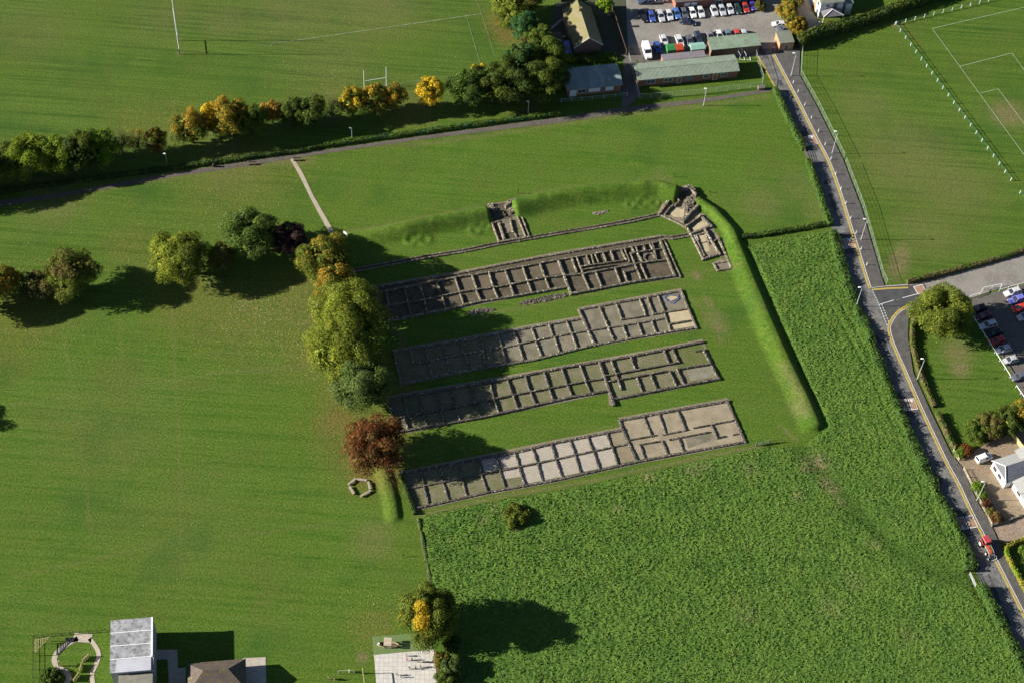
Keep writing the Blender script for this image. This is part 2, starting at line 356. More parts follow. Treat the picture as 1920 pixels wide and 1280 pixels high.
v = pos(nt); n2 = noise(nt, v, .22, 5, .65); n3 = noise(nt, v, 1.8, 4, .7); n5 = noise(nt, v, .09, 3, .6)
g = ramp(nt, n2, [(.28, (.042, .100, .013)), (.50, (.068, .138, .019)), (.72, (.108, .170, .026))])
g = mixc(nt, ramp(nt, n5, [(.45, (0, 0, 0)), (.62, (.6, .6, .6))]), g, (.088, .158, .020))
g = mixc(nt, ramp(nt, n3, [(.50, (0, 0, 0)), (.70, (.55, .55, .55))]), g, (.130, .185, .038))
g = mixc(nt, ramp(nt, noise(nt, v, .35, 6, .8), [(.60, (0, 0, 0)), (.72, (.8, .8, .8))]), g, (.145, .125, .050))
at = _nn(nt, 'ShaderNodeAttribute', attribute_name='sward'); sep = _nn(nt, 'ShaderNodeSeparateColor'); nt.links.new(at.outputs['Color'], sep.inputs[0])
g = mixc(nt, sep.outputs[1], g, (.17, .215, .075))
g = mixc(nt, sep.outputs[0], g, mixc(nt, ramp(nt, n3, [(.4, (0, 0, 0)), (.6, (1, 1, 1))]), (.044, .098, .012), (.066, .118, .018)))
g = mixc(nt, mth(nt, 'MULTIPLY', at.outputs['Alpha'], ramp(nt, noise(nt, v, 1.3, 5, .75), [(.40, (0, 0, 0)), (.58, (1, 1, 1))])), g, (.24, .185, .10))
nt.links.new(g, b.inputs['Base Color']); bumpn(nt, b, noise(nt, v, 6, 3, .7), .7, .15)
MM = m
# loose blades standing out of the tussocks
nb = 130000; sel = rng.integers(0, len(Vm), nb); pv = Vm[sel]+np.c_[rng.uniform(-.13, .13, (nb, 2)), np.zeros(nb)]
ang = rng.uniform(0, 6.283, nb); L = rng.uniform(.14, .36, nb)*(.4+.9*Cm[sel, 2]); wdt = rng.uniform(.08, .17, nb); ln = rng.uniform(.1, .9, nb)
dx, dy = np.cos(ang), np.sin(ang); a2 = rng.uniform(0, 6.283, nb)
b0 = pv+np.c_[dx*wdt, dy*wdt, np.full(nb, -.05)]; b1 = pv-np.c_[dx*wdt, dy*wdt, np.full(nb, .05)]; tp = pv+np.c_[np.cos(a2)*L*ln, np.sin(a2)*L*ln, L]
tv = np.stack([b0, b1, tp, (b0+tp)/2+np.array([0, 0, .02])], 1).reshape(-1, 3)
Cb = Cm[sel].copy(); Cb[:, 1] = rng.random(nb)**2; Cb = np.repeat(Cb, 4, 0)
tf = (np.arange(nb)[:, None]*4+np.array([0, 1, 2, 3])[None]).astype(int)
V = np.vstack([Vm, tv]); Fa = np.vstack([Fm2, tf+len(Vm)]); Ca = np.vstack([Cm, Cb])
o = npmesh('meadow_grass', V, Fa, MM, {'sward': Ca}); tag(o, 'long tussocky meadow grass beside the ruins', None, None, 'stuff')

# ---------------------------------------------------------------- fallen leaves
LEAFM = []
m, nt, b = newmat('fallen_leaf'); b.inputs['Roughness'].default_value = .8
at = _nn(nt, 'ShaderNodeAttribute', attribute_name='tint'); nt.links.new(at.outputs['Color'], b.inputs['Base Color'])
spots = [(700, 870, 7, 1500, 1), (600, 650, 9, 1500, 0), (560, 570, 11, 1400, 0), (450, 600, 12, 1100, 2), (350, 560, 9, 500, 1), (620, 800, 6, 700, 1), (650, 770, 5, 600, 1), (330, 245, 9, 420, 0), (270, 235, 9, 320, 0), (400, 430, 11, 500, 2),
         (250, 470, 12, 280, 0), (450, 330, 18, 620, 0), (150, 420, 20, 260, 2), (30, 500, 7, 300, 2), (90, 610, 10, 500, 2), (480, 580, 8, 600, 2), (940, 60, 4, 900, 1), (640, 160, 10, 300, 0), (750, 195, 9, 500, 0), (820, 210, 6, 260, 0), (700, 130, 20, 300, 0),
         (700, 1150, 6, 220, 0), (1500, 40, 6, 350, 1), (1690, 600, 5, 350, 0), (1860, 850, 5, 500, 1), (1885, 990, 5, 500, 1), (1840, 880, 4, 260, 1), (850, 700, 40, 260, 0), (500, 460, 12, 300, 0), (760, 460, 10, 60, 0), (350, 900, 30, 160, 0), (800, 100, 25, 160, 0), (780, 560, 6, 240, 2), (730, 700, 5, 200, 2)]
pal = [np.array([[.42, .34, .06], [.30, .30, .07], [.5, .42, .2]]), np.array([[.30, .13, .04], [.38, .20, .06], [.25, .10, .05]]), np.array([[.42, .40, .30], [.34, .30, .18], [.40, .34, .08]])]
pts = []; tc = []
for px, py, r, n, k in spots:
    c = P(px, py); q = rng.normal(0, r*.62, (n, 2)); pts.append(np.c_[c.x+q[:, 0]*1.3, c.y+q[:, 1]]); tc.append(pal[k][rng.integers(0, 3, n)]*rng.uniform(.6, 1.15, (n, 1)))
pts = np.vstack(pts); tc = np.vstack(tc); n = len(pts); a = rng.uniform(0, 6.283, n); s = rng.uniform(.04, .10, n)
z = height(pts[:, 0], pts[:, 1])+.06
q = np.stack([np.stack([pts[:, 0]+np.cos(a+k*1.5708)*s, pts[:, 1]+np.sin(a+k*1.5708)*s, z+rng.uniform(-.02, .06, n)], -1) for k in range(4)], 1).reshape(-1, 3)
o = npmesh('fallen_leaves', q, np.arange(4*n).reshape(n, 4), m, {'tint': np.c_[np.repeat(tc, 4, 0), np.ones(4*n)]}); tag(o, 'yellow and brown fallen leaves strewn over the grass', None, None, 'stuff')
# ================================================================ RUINS
def stonemat(name, base, light, dark, sc=3.2):
    m, nt, b = newmat(name); b.inputs['Roughness'].default_value = .9; b.inputs['Specular IOR Level'].default_value = .2
    v = pos(nt); vo = _nn(nt, 'ShaderNodeTexVoronoi'); vo.inputs['Scale'].default_value = sc; nt.links.new(v, vo.inputs['Vector'])
    sp = _nn(nt, 'ShaderNodeSeparateColor'); nt.links.new(vo.outputs['Color'], sp.inputs[0])
    col = ramp(nt, sp.outputs[0], [(0, dark), (.35, base), (.8, tuple(x*1.25 for x in base)), (.97, light)])
    ve = _nn(nt, 'ShaderNodeTexVoronoi', feature='DISTANCE_TO_EDGE'); ve.inputs['Scale'].default_value = sc; nt.links.new(v, ve.inputs['Vector'])
    col = mixc(nt, ramp(nt, ve.outputs['Distance'], [(.0, (.8, .8, .8)), (.12, (0, 0, 0))]), col, dark)
    col = mixc(nt, ramp(nt, noise(nt, v, .5, 4, .6), [(.5, (0, 0, 0)), (.7, (.55, .55, .55))]), col, (.10, .11, .05))
    nt.links.new(col, b.inputs['Base Color']); bumpn(nt, b, ve.outputs['Distance'], .9, .12); return m
S_A = stonemat('rubble_stone', (.150, .128, .094), (.44, .41, .34), (.040, .033, .023))
S_B = stonemat('weathered_stone', (.100, .083, .066), (.36, .33, .28), (.028, .023, .018), 3.6)
S_K = stonemat('pale_stone', (.20, .165, .12), (.48, .44, .36), (.055, .042, .03))
E_D = pm('trodden_earth', (.200, .165, .105), (.155, .130, .085), .35, .95, (.24, .21, .15), 2.0, .05, 5)
F_A = pm('damp_earth', (.090, .070, .044), (.055, .047, .028), .5, .95, (.125, .105, .075), 1.5, .04, 5)
F_B = pm('grey_gravel', (.176, .156, .108), (.112, .104, .066), .42, .95, (.21, .185, .14), 6, .04, 9)
F_C = pm('mossy_gravel', (.150, .132, .080), (.098, .108, .040), .42, .95, (.185, .16, .105), 2.5, .04, 9)
F_M = pm('moss', (.075, .100, .022), (.115, .105, .042), .5, .95, (.08, .12, .02), 1.2, .04, 5)
F_P = pm('pale_gravel', (.345, .300, .240), (.295, .258, .205), .6, .95, (.40, .36, .295), 5, .04, 12)
F_S = pm('sandy_gravel', (.280, .232, .158), (.200, .165, .105), .3, .95, (.31, .265, .19), 5, .04, 9)
F_Y = pm('yellow_sand', (.400, .330, .200), (.340, .280, .170), .5, .95, (.46, .40, .28), 3, .03, 9)
def rubble(mb, a, b, w, h, seed=0, z0=-.05, ext=.0, jit=.045):
    """low ruined wall a->b: irregular courses, broken top"""
    a = Vector((a[0], a[1])); b = Vector((b[0], b[1])); L = (b-a).length; t = (b-a)/L; a = a-t*ext; b = b+t*ext; L += 2*ext
    n = max(2, int(L/.30)); rn = random.Random(seed); nx_, ny_ = -t.y, t.x
    prof = [(-.5, z0), (-.52, h*.55), (-.36, h*.96), (0, h*1.0), (.36, h*.96), (.52, h*.55), (.5, z0)]
    vs = []; drift = 0
    for i in range(n+1):
        p = a+t*(L*i/n); drift = drift*.85+rn.uniform(-.035, .035)
        for k, (u, z) in enumerate(prof):
            j = jit if 0 < k < 6 else jit*.6
            uu = u*w+rn.uniform(-j, j); zz = z+(drift+rn.uniform(-j, j) if 0 < k < 6 else 0)
            along = rn.uniform(-.07, .07) if 0 < i < n else 0
            vs.append((p.x+nx_*uu+t.x*along, p.y+ny_*uu+t.y*along, max(zz, z0)))
    K = len(prof); fs = [(i*K+k, i*K+k+1, (i+1)*K+k+1, (i+1)*K+k) for i in range(n) for k in range(K-1)]
    fs += [tuple(range(K))[::-1], tuple(n*K+k for k in range(K))]
    mb.add(vs, fs)
def ruin(name, label, cat, outline, floor_mat, walls, patches, hz=.42, mat=S_A, group=None, apron=.55):
    c = sum((P(*p) for p in outline), Vector())/len(outline); root = thing(name, label, cat, (c.x, c.y, 0), 0, group)
    og = ccw([(P(*p)-c)[:2] for p in outline])
    q = offs([Vector(x) for x in og]+[Vector(og[0])], -apron)[:-1]
    MB().poly([tuple(x) for x in q], .022).build('earth_margin', E_D, root)
    MB().poly(og, .030).build('gravel_floor', floor_mat, root)
    for i, (pts, pmat_) in enumerate(patches):
        MB().poly(ccw([(P(*p)-c)[:2] for p in pts]), .036+.0012*i).build('gravel_floor', pmat_, root)
    for i, w in enumerate(walls):
        if isinstance(w[0][0], (int, float)): pts, wd_, hh = [w[0], w[1]], (w[2] if len(w) > 2 else .62), (w[3] if len(w) > 3 else hz)
        else: pts, wd_, hh = w[0], (w[1] if len(w) > 1 else .62), (w[2] if len(w) > 2 else hz)
        pp = [P(x, y, hh)-Vector((c.x, c.y, 0)) for x, y in pts]; mb = MB()
        for k in range(len(pp)-1): rubble(mb, pp[k], pp[k+1], wd_*.70, hh+.0007*i, i*17+k+len(walls), ext=wd_*.3)
        mb.build('wall', mat, root)
    return root
T = 1.05
# --- A: most complex block, long path along its far side
WA = [([(690, 540.5), (859, 512), (940, 495.5), (1044, 476), (1180, 452.8), (1238, 443.3)], .75, .35), ([(699, 549), (855.6, 518.8), (940, 506), (1045.6, 486.4), (1170.6, 465.3), (1236, 451.5)], .7),
 ([(705.6, 574), (796, 561.4), (865, 545.8), (940, 535.6), (1023.8, 519), (1093, 512.5), (1190, 494)], .65), ([(724, 600.5), (835, 578.6), (901, 563.8), (964, 554), (1064.4, 536.4)], .85), ([(1070.6, 549.7), (1105, 543.4), (1180, 528.6), (1266, 515.5)], .85),
 ((1238, 450), (1265.5, 516), .9), ((1245.5, 449), (1276, 519), .55, .28)]
for a in [(724, 545, 729, 570), (758.8, 541, 765, 566), (788.4, 534, 796.3, 561.4), (819.7, 527.8, 827.5, 552.8), (853.3, 520, 861.9, 545), (885.3, 515.3, 894.7, 543.4), (916.6, 509.8, 924.4, 535.6), (947, 504.4, 956.6, 531),
          (980, 499, 988.6, 524.7), (1012.8, 494, 1022, 520), (1072, 484, 1082, 509), (1081.6, 481, 1093.3, 512), (765, 568, 772, 590), (796, 562, 801, 584), (829.8, 557.5, 835, 576), (863.4, 551, 869.7, 570), (893, 545, 902.5, 564),
          (924.4, 537, 933.8, 557.5), (956.6, 532.5, 964, 554), (990, 527.8, 997, 546), (1023, 521.6, 1030.8, 541), (1093, 514.5, 1106.6, 543.4), (1118, 510.6, 1128.4, 536), (1153.4, 501, 1163, 528), (1170.6, 509, 1177, 528),
          (1100, 478.6, 1106.6, 496.6), (1109, 477.5, 1114, 495), (1116, 475.5, 1123, 492.7), (1130.8, 474, 1137.8, 490), (1145.6, 470.8, 1152, 487), (1165, 467, 1174.5, 487), (1171.4, 466.5, 1180, 488.8), (1182.3, 474, 1202, 523),
          (1194.8, 473, 1205, 490), (1202, 495, 1213.6, 521.6), (1183, 462, 1189.4, 471.6), (1207.3, 459, 1210.5, 468.4), (1192.5, 462, 1195.6, 470), (1218.3, 456, 1225.3, 468.4), (1224, 455.5, 1231.6, 487)]:
    WA.append(((a[0], a[1]), (a[2], a[3]), .6))
for a in [(1091, 499, 1174, 487), (1094, 505, 1150, 496), (1173.8, 509, 1192.5, 505), (1155, 500.5, 1187.8, 494), (1189.4, 473, 1238, 466), (1206.6, 492, 1244, 487), (1194.8, 493.4, 1207, 491)]: WA.append(((a[0], a[1]), (a[2], a[3]), .55))
WA += [((1047, 487), (1071, 550), .95), ([(1209, 478), (1216, 474.5), (1225, 475.5), (1228, 482), (1224, 488), (1214, 490), (1208, 485), (1209, 478)], .7, .4)]
ra = ruin('barrack_ruin', 'farthest barrack ruin, with many tiny rooms at its right end', 'ruin',
     [(688, 540), (859, 512), (1044, 476), (1238, 443.5), (1276, 519), (1180, 530), (1106, 544), (1071, 551), (1065, 538), (964, 556), (835, 580.5), (722, 602)], F_A, WA,
     [([(1208, 493), (1243, 488), (1263, 514), (1216, 520)], F_A), ([(860, 521), (940, 507), (1045, 487), (1052, 512), (940, 533), (868, 545)], pm('brown_earth', (.118, .090, .058), (.086, .070, .044), .25, .95, (.14, .112, .084), 1.5, .04, 5))], .58, S_A, 'barrack ruins')
# --- B
WB = [([(738, 657.5), (861, 638), (934.4, 624), (1000, 611.5), (1092.5, 596)], .85), ([(1085, 580), (1181, 562), (1277, 544)], .9), ((1277, 544), (1306, 614), .75), ((1086, 581), (1093, 597), .9),
 ([(751.6, 717.5), (872, 694), (1000, 673.4), (1113, 645.5), (1260, 620), (1306, 613)], .85), ([(773, 681), (834, 669), (940.6, 650.8), (1036.6, 630.5), (1100.6, 618.8), (1166, 609.5), (1222.5, 600), (1242.5, 596.5)], .62),
 ((738, 657), (752, 718), .6)]
for a in [(768, 654, 775, 681), (797.7, 652, 803, 673), (831, 645, 838, 668), (862.5, 640.6, 869, 661), (900, 632, 907, 656), (934.4, 626.6, 941, 650), (964, 622.7, 973.4, 645), (997, 616, 1005, 637.5), (1030, 609, 1037, 630), (1063, 603, 1071.7, 624),
          (1125, 576, 1139.7, 612), (1156.6, 570.8, 1166, 598), (1200, 561.4, 1211, 590), (1215, 559, 1225.3, 588), (1234, 554.4, 1245.6, 583), (804, 676, 810, 705), (838, 670, 843, 698), (873.4, 665, 879, 691), (906, 657.8, 911, 684), (941.4, 651.6, 949, 679),
          (972.7, 645, 981, 674), (1005, 640.6, 1014.7, 665), (1039.7, 632, 1049, 658), (1071.7, 625, 1082, 651.6), (1139.7, 612, 1150.6, 637.5), (1167.8, 610, 1176.4, 633), (1196, 605, 1203.8, 627), (1221.7, 600.6, 1230.3, 623.4), (1246, 585.6, 1257.3, 619)]:
    WB.append(((a[0], a[1]), (a[2], a[3]), .6))
for a in [(1166, 598, 1211, 591), (1225.3, 588, 1291, 577.5), (1256.6, 606.7, 1299, 599.2)]: WB.append(((a[0], a[1]), (a[2], a[3]), .6))
WB.append(((1092.5, 596), (1115, 646), .95))
rb = ruin('barrack_ruin', 'barrack ruin with grey gravel rooms, second from the far side', 'ruin',
     [(737, 657), (861, 637.5), (1000, 611), (1092.5, 595), (1085, 580), (1277, 543.5), (1307, 614.5), (1113, 647), (872, 695.5), (751, 719)], F_B, WB,
     [([(1251, 584), (1290, 578), (1297, 599), (1257, 605)], F_Y), ([(1257, 608), (1299, 601), (1303, 611), (1259, 618)], F_Y), ([(740, 660), (940, 625), (950, 675), (753, 715)], F_C)], .40, S_A, 'barrack ruins')
# --- C
WC = [([(754.7, 742.5), (843.8, 726), (917, 714), (960, 706.5), (1053.8, 688), (1183.4, 666.5), (1316, 640)], .9), ([(748, 807.5), (900, 781), (960, 768), (1069, 743), (1139, 731)], .9), ([(1153.8, 746), (1250, 726.5), (1348, 708)], .95),
 ([(726.6, 787), (754.7, 780), (856, 761), (961, 739), (1028.8, 726.6), (1099, 713), (1133.4, 707.8)], .62), ((1319, 654), (1348, 709), .8), ((725, 745), (748, 808), .6)]
for a in [(757, 743, 764, 777), (787.5, 743.8, 792, 771), (818.8, 735, 826, 765), (846.9, 729, 854.7, 762), (882.8, 721.9, 890.6, 754), (918, 716, 927, 747), (951.6, 710, 961, 739), (985, 704.7, 994, 733), (1021, 698, 1030, 726.6), (1053.8, 690.6, 1064, 720),
          (1088, 684, 1099, 713), (757.8, 781, 765, 803), (793.8, 776, 801, 797), (826.6, 768, 833, 791), (854.7, 762.5, 863, 786), (892, 756, 900, 779), (926.6, 748.4, 935, 771), (962.5, 740.6, 970, 763), (996, 736, 1003.8, 756), (1030, 728, 1038, 749),
          (1064, 720, 1072.5, 741), (1099, 715.6, 1107.7, 735), (1183, 667.5, 1191, 690.6), (1245, 656, 1254.4, 679.7), (1261.4, 654, 1272, 678), (1195, 707.8, 1205, 734), (1220, 700.6, 1231, 729), (1256, 695, 1267.7, 721), (1270, 690.6, 1282.5, 718)]:
    WC.append(((a[0], a[1]), (a[2], a[3]), .62))
for a in [(1135.6, 703, 1273, 678), (1142, 714, 1251, 693.8), (1271.6, 690.6, 1331, 681)]: WC.append(((a[0], a[1]), (a[2], a[3]), .6))
WC += [((1146.6, 675), (1165.3, 728), .62), ((1305, 657.8), (1314, 656), .5, .3), ((1124, 677), (1151.5, 757), .95)]
rc = ruin('barrack_ruin', 'mossy-floored barrack ruin with a wall stub jutting out in front', 'ruin',
     [(724, 745), (843.8, 725), (960, 705.5), (1183.4, 665.5), (1316.5, 639), (1349, 709.5), (1153.8, 748), (1151, 759), (1146, 758), (1139, 733), (960, 770), (750, 810)], F_C, WC,
     [([(1264, 656), (1316, 645), (1329, 680), (1273, 689)], F_M), ([(1142, 717), (1194, 709), (1204, 733), (1155, 742)], pm('mossy_floor', (.120, .135, .055), (.150, .138, .075), .6, .95, (.09, .12, .04), 2, .03, 6)), ([(1068, 721), (1098, 716), (1106, 733), (1074, 740)], F_M), ([(1287, 690), (1331, 682), (1342, 705), (1294, 714)], pm('lichen_gravel', (.195, .18, .135), (.145, .138, .08), .4, .95, (.235, .215, .17), 4, .03, 8))], .50, S_B, 'barrack ruins')
# --- D
WD = [([(752.5, 886.5), (896, 859), (965, 847), (1040, 829), (1090, 819), (1170, 804)], .9), ([(1161.5, 787), (1260, 769), (1364.5, 750.5)], .95), ((1162, 787), (1169, 804), .9), ((1364, 751), (1397, 827), .85),
 ([(774.4, 952.5), (912, 922), (1040, 898.8), (1193.8, 864), (1300, 844), (1397, 827)], .9), ([(760, 916), (830.6, 902), (902.5, 887.8), (974.4, 873.8), (1040, 860), (1146.9, 836.9), (1179.7, 830.6)], .62), ((752.5, 886), (774, 953), .6)]
for a in [(788.4, 880, 794.7, 908), (825, 873, 832, 902), (859.5, 867, 865, 895.6), (896, 860, 902, 887), (929.8, 853, 937.7, 881), (965, 847, 974.4, 873), (997.8, 840, 1008, 866), (1033.8, 832, 1042, 859), (1069.5, 826, 1078, 851.7), (1103, 819, 1111, 844.7),
          (1137.5, 812, 1146.9, 836.9), (794.7, 909.7, 803.5, 945), (830.6, 903.4, 841, 937), (865.8, 895.6, 875.4, 929.9), (902.5, 887.8, 913.7, 921.6), (936.9, 881.6, 947.5, 915), (972.8, 875, 984.3, 909), (1007.8, 869, 1017.4, 899.8), (1042, 860, 1054, 894),
          (1079, 853, 1088.5, 885.8), (1113, 845, 1123.7, 879), (1147.7, 837, 1158.6, 871), (1236, 775, 1248.4, 812), (1270, 768, 1286, 804.4), (1334.4, 795, 1345.3, 820), (1271.9, 819, 1282, 846), (1200, 832.5, 1210.4, 861), (1242, 826, 1252.4, 852)]:
    WD.append(((a[0], a[1]), (a[2], a[3]), .6))
for a in [(1178, 824, 1228, 815), (1243.8, 813.8, 1287.5, 805), (1301.6, 801, 1375, 787), (1345.3, 820, 1358, 817), (1375, 813.8, 1385, 812), (1256, 823, 1328, 809), (1200, 832.5, 1240.6, 825.5)]: WD.append(((a[0], a[1]), (a[2], a[3]), .55, .3))
WD += [((1207.8, 781), (1221.9, 816.9), .5, .3), ((1165, 799), (1194.5, 864), .9)]
rd = ruin('barrack_ruin', 'nearest barrack ruin, with bright pale gravel rooms in its middle', 'ruin',
     [(751.5, 886), (896, 857.5), (1040, 828), (1170, 803), (1161, 786), (1364.5, 749), (1398.5, 828.5), (1193.8, 866), (1040, 900.5), (912, 924), (774, 954.5)], F_C, WD,
     [([(933, 853), (1138, 812), (1148, 837), (940, 879)], F_P), ([(939, 882), (976, 875), (981, 892), (943, 898)], F_P), ([(976, 875), (1148, 838), (1158, 870), (985, 907)], F_P), ([(903, 860), (932, 854), (939, 879), (908, 885)], F_P),
      ([(1138, 811), (1170, 804), (1182, 830), (1148, 837)], pm('buff_earth', (.225, .185, .12), (.18, .148, .09), .4, .95, (.25, .21, .14), 4, .03, 8)), ([(1148, 838), (1181, 831), (1194, 861), (1159, 869)], pm('buff_gravel', (.215, .175, .11), (.17, .14, .085), .4, .95, (.25, .21, .14), 4, .03, 8)),
      ([(1163, 788), (1364, 750.5), (1397, 827), (1194, 864)], F_S), ([(1284, 818), (1330, 810), (1345, 822), (1290, 840)], F_B)], .34, S_B, 'barrack ruins')
# blue sheet round the sand patch
t = [(1245, 558), (1252, 552), (1262, 555), (1271, 553), (1273, 560), (1267, 565), (1262, 569), (1255, 567), (1249, 563)]
c = P(1259, 560); mb = MB().poly(ccw([(P(x, y)-c)[:2] for x, y in [(1251, 559), (1258, 556), (1268, 556), (1271, 559), (1264, 563), (1258, 565)]]), .13, .16)
root = thing('cover_sheet', 'crumpled dark blue sheet round a patch of sand in the ruin', 'sheet', (c.x, c.y, 0))
mb.build('sand', F_Y, root); mb = MB(); rn = random.Random(3); pp = [(P(x, y)-c)[:2] for x, y in t]
for i in range(len(pp)):
    a, b = pp[i], pp[(i+1) % len(pp)]; mb.bar((a[0], a[1], .08+rn.random()*.06), (b[0], b[1], .08+rn.random()*.06), rn.uniform(.12, .45), .10)
mb.build('sheet', pm('blue_sheet', (.035, .045, .12), (.16, .19, .28), 3, .4), root)
# --- long kerbs and drains
def kerb_line(label, pts, gap, w=.30, h=.30, mat=S_K):
    pw = PL(pts, h); c = sum((p for p in pw), Vector())/len(pw); root = thing('stone_drain', label, 'drain', (c.x, c.y, 0))
    l = [(p-c) for p in pw]; m1 = MB(); strip(m1, l, -gap*.62, gap*.62, .020); m1.build('bed', F_A, root)
    for s in (-1, 1):
        o_ = offs(l, s*gap/2); mb = MB()
        for k in range(len(o_)-1): rubble(mb, o_[k], o_[k+1], w, h, k*7+s, ext=.1, jit=.05)
        mb.build('kerb', mat, root)
kerb_line('long twin stone kerb of a drain running left to right behind the barrack ruins', [(661, 506.5), (804, 480), (880, 467.5), (936, 455.5), (994, 445.5), (1137, 421.5), (1180, 414), (1234, 402)], .85)
kerb_line('short stone drain between the far barrack ruin and the corner tower', [(1240, 444), (1262, 445), (1296, 439)], .95)
def stones(name, label, cat, outline, mat, n, h=.2, s=(.12, .3)):
    c = sum((P(*p) for p in outline), Vector())/len(outline); og = ccw([(P(*p)-c)[:2] for p in outline]); root = thing(name, label, cat, (c.x, c.y, 0))
    MB().poly(og, .026).build('earth_bed', E_D, root); mb = MB(); rn = random.Random(n); xs = [p[0] for p in og]; ys = [p[1] for p in og]; arr = [tuple(p) for p in og]; k = 0
    while k < n:
        x, y = rn.uniform(min(xs), max(xs)), rn.uniform(min(ys), max(ys))
        if not inpoly(np.array([x]), np.array([y]), arr)[0]: continue
        q = rn.uniform(*s); hh = rn.uniform(.4, 1)*h; mb.box(x-q, x+q*.8, y-q*.8, y+q, -.02, hh, q*rn.uniform(.1, .4), q*rn.uniform(.1, .4)); k += 1
    mb.build('stones', mat, root); return root
stones('stone_patch', 'long low strip of stones in the grass in front of the far barrack ruin', 'stones', [(973, 570), (980, 565), (1030, 554), (1062, 551), (1065, 555), (1045, 561), (985, 572)], S_B, 170, .22)
stones('stone_patch', 'small strip of stones in the shadow edge left of the longer strip', 'stones', [(876, 588), (882, 583), (905, 578), (928, 580), (920, 585), (880, 591)], S_B, 90, .2)
stones('stone_patch', 'small oval of stones on the lawn between the two towers', 'stones', [(1112, 400), (1140, 394), (1142, 398), (1118, 404)], S_K, 40, .2)
# --- interval tower
WT = [((923, 418), (936, 453), .6, .5), ((936, 418), (945.5, 447), .95, .6), ([(935, 453), (991, 443.5)], .8, .45), ((970.4, 405), (985.5, 443), .5, .45), ((977, 403), (993, 444), .5, .3), ((956.9, 411), (962.5, 434), .6, .6), ((948.5, 436), (964, 434.5), .5, .25), ((964, 434), (969, 444), .5, .3),
      ((923, 418), (934, 414), .6, .5), ([(949, 384), (958, 378), (967, 373)], .9, 1.3), ((955, 404), (964, 403), .5, .3)]
ruin('tower_ruin', 'ruined interval tower set into the gap of the far grass bank', 'ruin', [(915, 384), (948, 380), (962, 373), (966, 385), (975, 400), (994, 446), (936, 455), (921, 418), (917, 405)], F_A, WT,
     [([(941, 412), (956, 412), (960, 435), (948, 437)], F_B), ([(960, 405), (971, 405), (984, 440), (968, 442)], F_C)], .45, S_K, apron=.3)
stones('fallen_masonry', 'tumbled stones heaped where the grass bank is cut away by the interval tower', 'stones', [(915, 383), (925, 384), (933, 391), (930, 394), (946, 401), (950, 408), (936, 407), (930, 404), (920, 392)], S_K, 40, .7, (.15, .4))
stones('fallen_masonry', 'pale rubble core between the interval tower and the right part of the bank', 'stones', [(949, 382), (957, 377), (968, 373), (960, 386), (966, 400), (955, 404), (949, 396)], S_K, 90, .8, (.15, .4))
# --- corner turret
WQ = [((1236, 401), (1259.7, 364), .8, .5), ((1240, 397), (1262, 366), .35, .7), ([(1236, 402), (1252, 408), (1268, 416), (1287, 426)], .7, .35), ([(1247, 400), (1256, 389), (1264, 381)], .6, .6), ([(1266, 384), (1274, 376), (1271, 372)], .6, .7), ([(1281, 413), (1293, 398), (1307, 385)], 1.3, .9),
      ((1280, 409), (1289, 399), .6, .5), ((1286, 424), (1314.4, 403.5), .7, .7), ([(1314.4, 403.5), (1333, 423)], 1.1, .6), ((1333, 423), (1299, 436), .8, .5), ([(1289.4, 426), (1319, 485)], .7, .5), ((1318, 485), (1350, 475), .8, .55),
      ((1322, 430), (1350, 475), .8, .7), ((1303, 441), (1320.6, 478.5), .5, .4), ((1302, 441), (1321, 436.5), .5, .4), ((1315, 455), (1325, 453), .3, .2), ((1337.8, 452), (1347, 447), .5, .4), ([(1347, 446), (1360, 475), (1372, 502)], .9, .35), ((1338, 494), (1345, 506), .6, .3),
      ((1338, 494), (1366, 489), .6, .3), ((1345, 507), (1372, 503), .5, .3), ([(1283, 353), (1295, 353), (1305, 362), (1304, 370)], .8, 1.2), ((1296, 353), (1290, 362), .7, .6), ((1321, 435), (1330, 457), .4, .3)]
ruin('corner_tower_ruin', 'ruined corner tower and ovens with sandy floors at the bend of the grass bank', 'ruin',
     [(1233, 401), (1252, 368), (1262, 360), (1280, 350), (1298, 352), (1306, 365), (1303, 380), (1310, 400), (1320, 403), (1336, 420), (1339, 435), (1352, 450), (1363, 462), (1376, 500), (1373, 506), (1345, 508), (1336, 494), (1352, 486), (1350, 478), (1318, 488), (1298, 448), (1285, 426), (1262, 413)], E_D, WQ,
     [([(1254, 398), (1270, 390), (1284, 395), (1281, 408), (1262, 407)], F_Y), ([(1296, 428), (1314, 413), (1327, 423), (1302, 433)], F_Y), ([(1308, 442), (1320, 440), (1331, 470), (1321, 475)], F_Y), ([(1326, 430), (1337, 425), (1342, 447), (1338, 450)], F_B), ([(1340, 492), (1366, 490), (1368, 501), (1346, 505)], F_B), ([(1335, 455), (1345, 450), (1361, 480), (1366, 488), (1352, 486), (1352, 474)], F_M), ([(1262, 372), (1284, 356), (1287, 372), (1268, 382)], F_A)], .5, S_K, apron=.25)
stones('fallen_masonry', 'broad slope of pale rubble core inside the corner tower', 'stones', [(1283, 378), (1303, 366), (1306, 378), (1296, 392), (1288, 402), (1281, 396)], S_K, 150, 1.0, (.15, .45))
stones('fallen_masonry', 'rubble ledge along the top edge of the corner tower', 'stones', [(1284, 352), (1297, 352), (1306, 364), (1300, 368), (1290, 360)], S_K, 60, 1.1, (.15, .4))

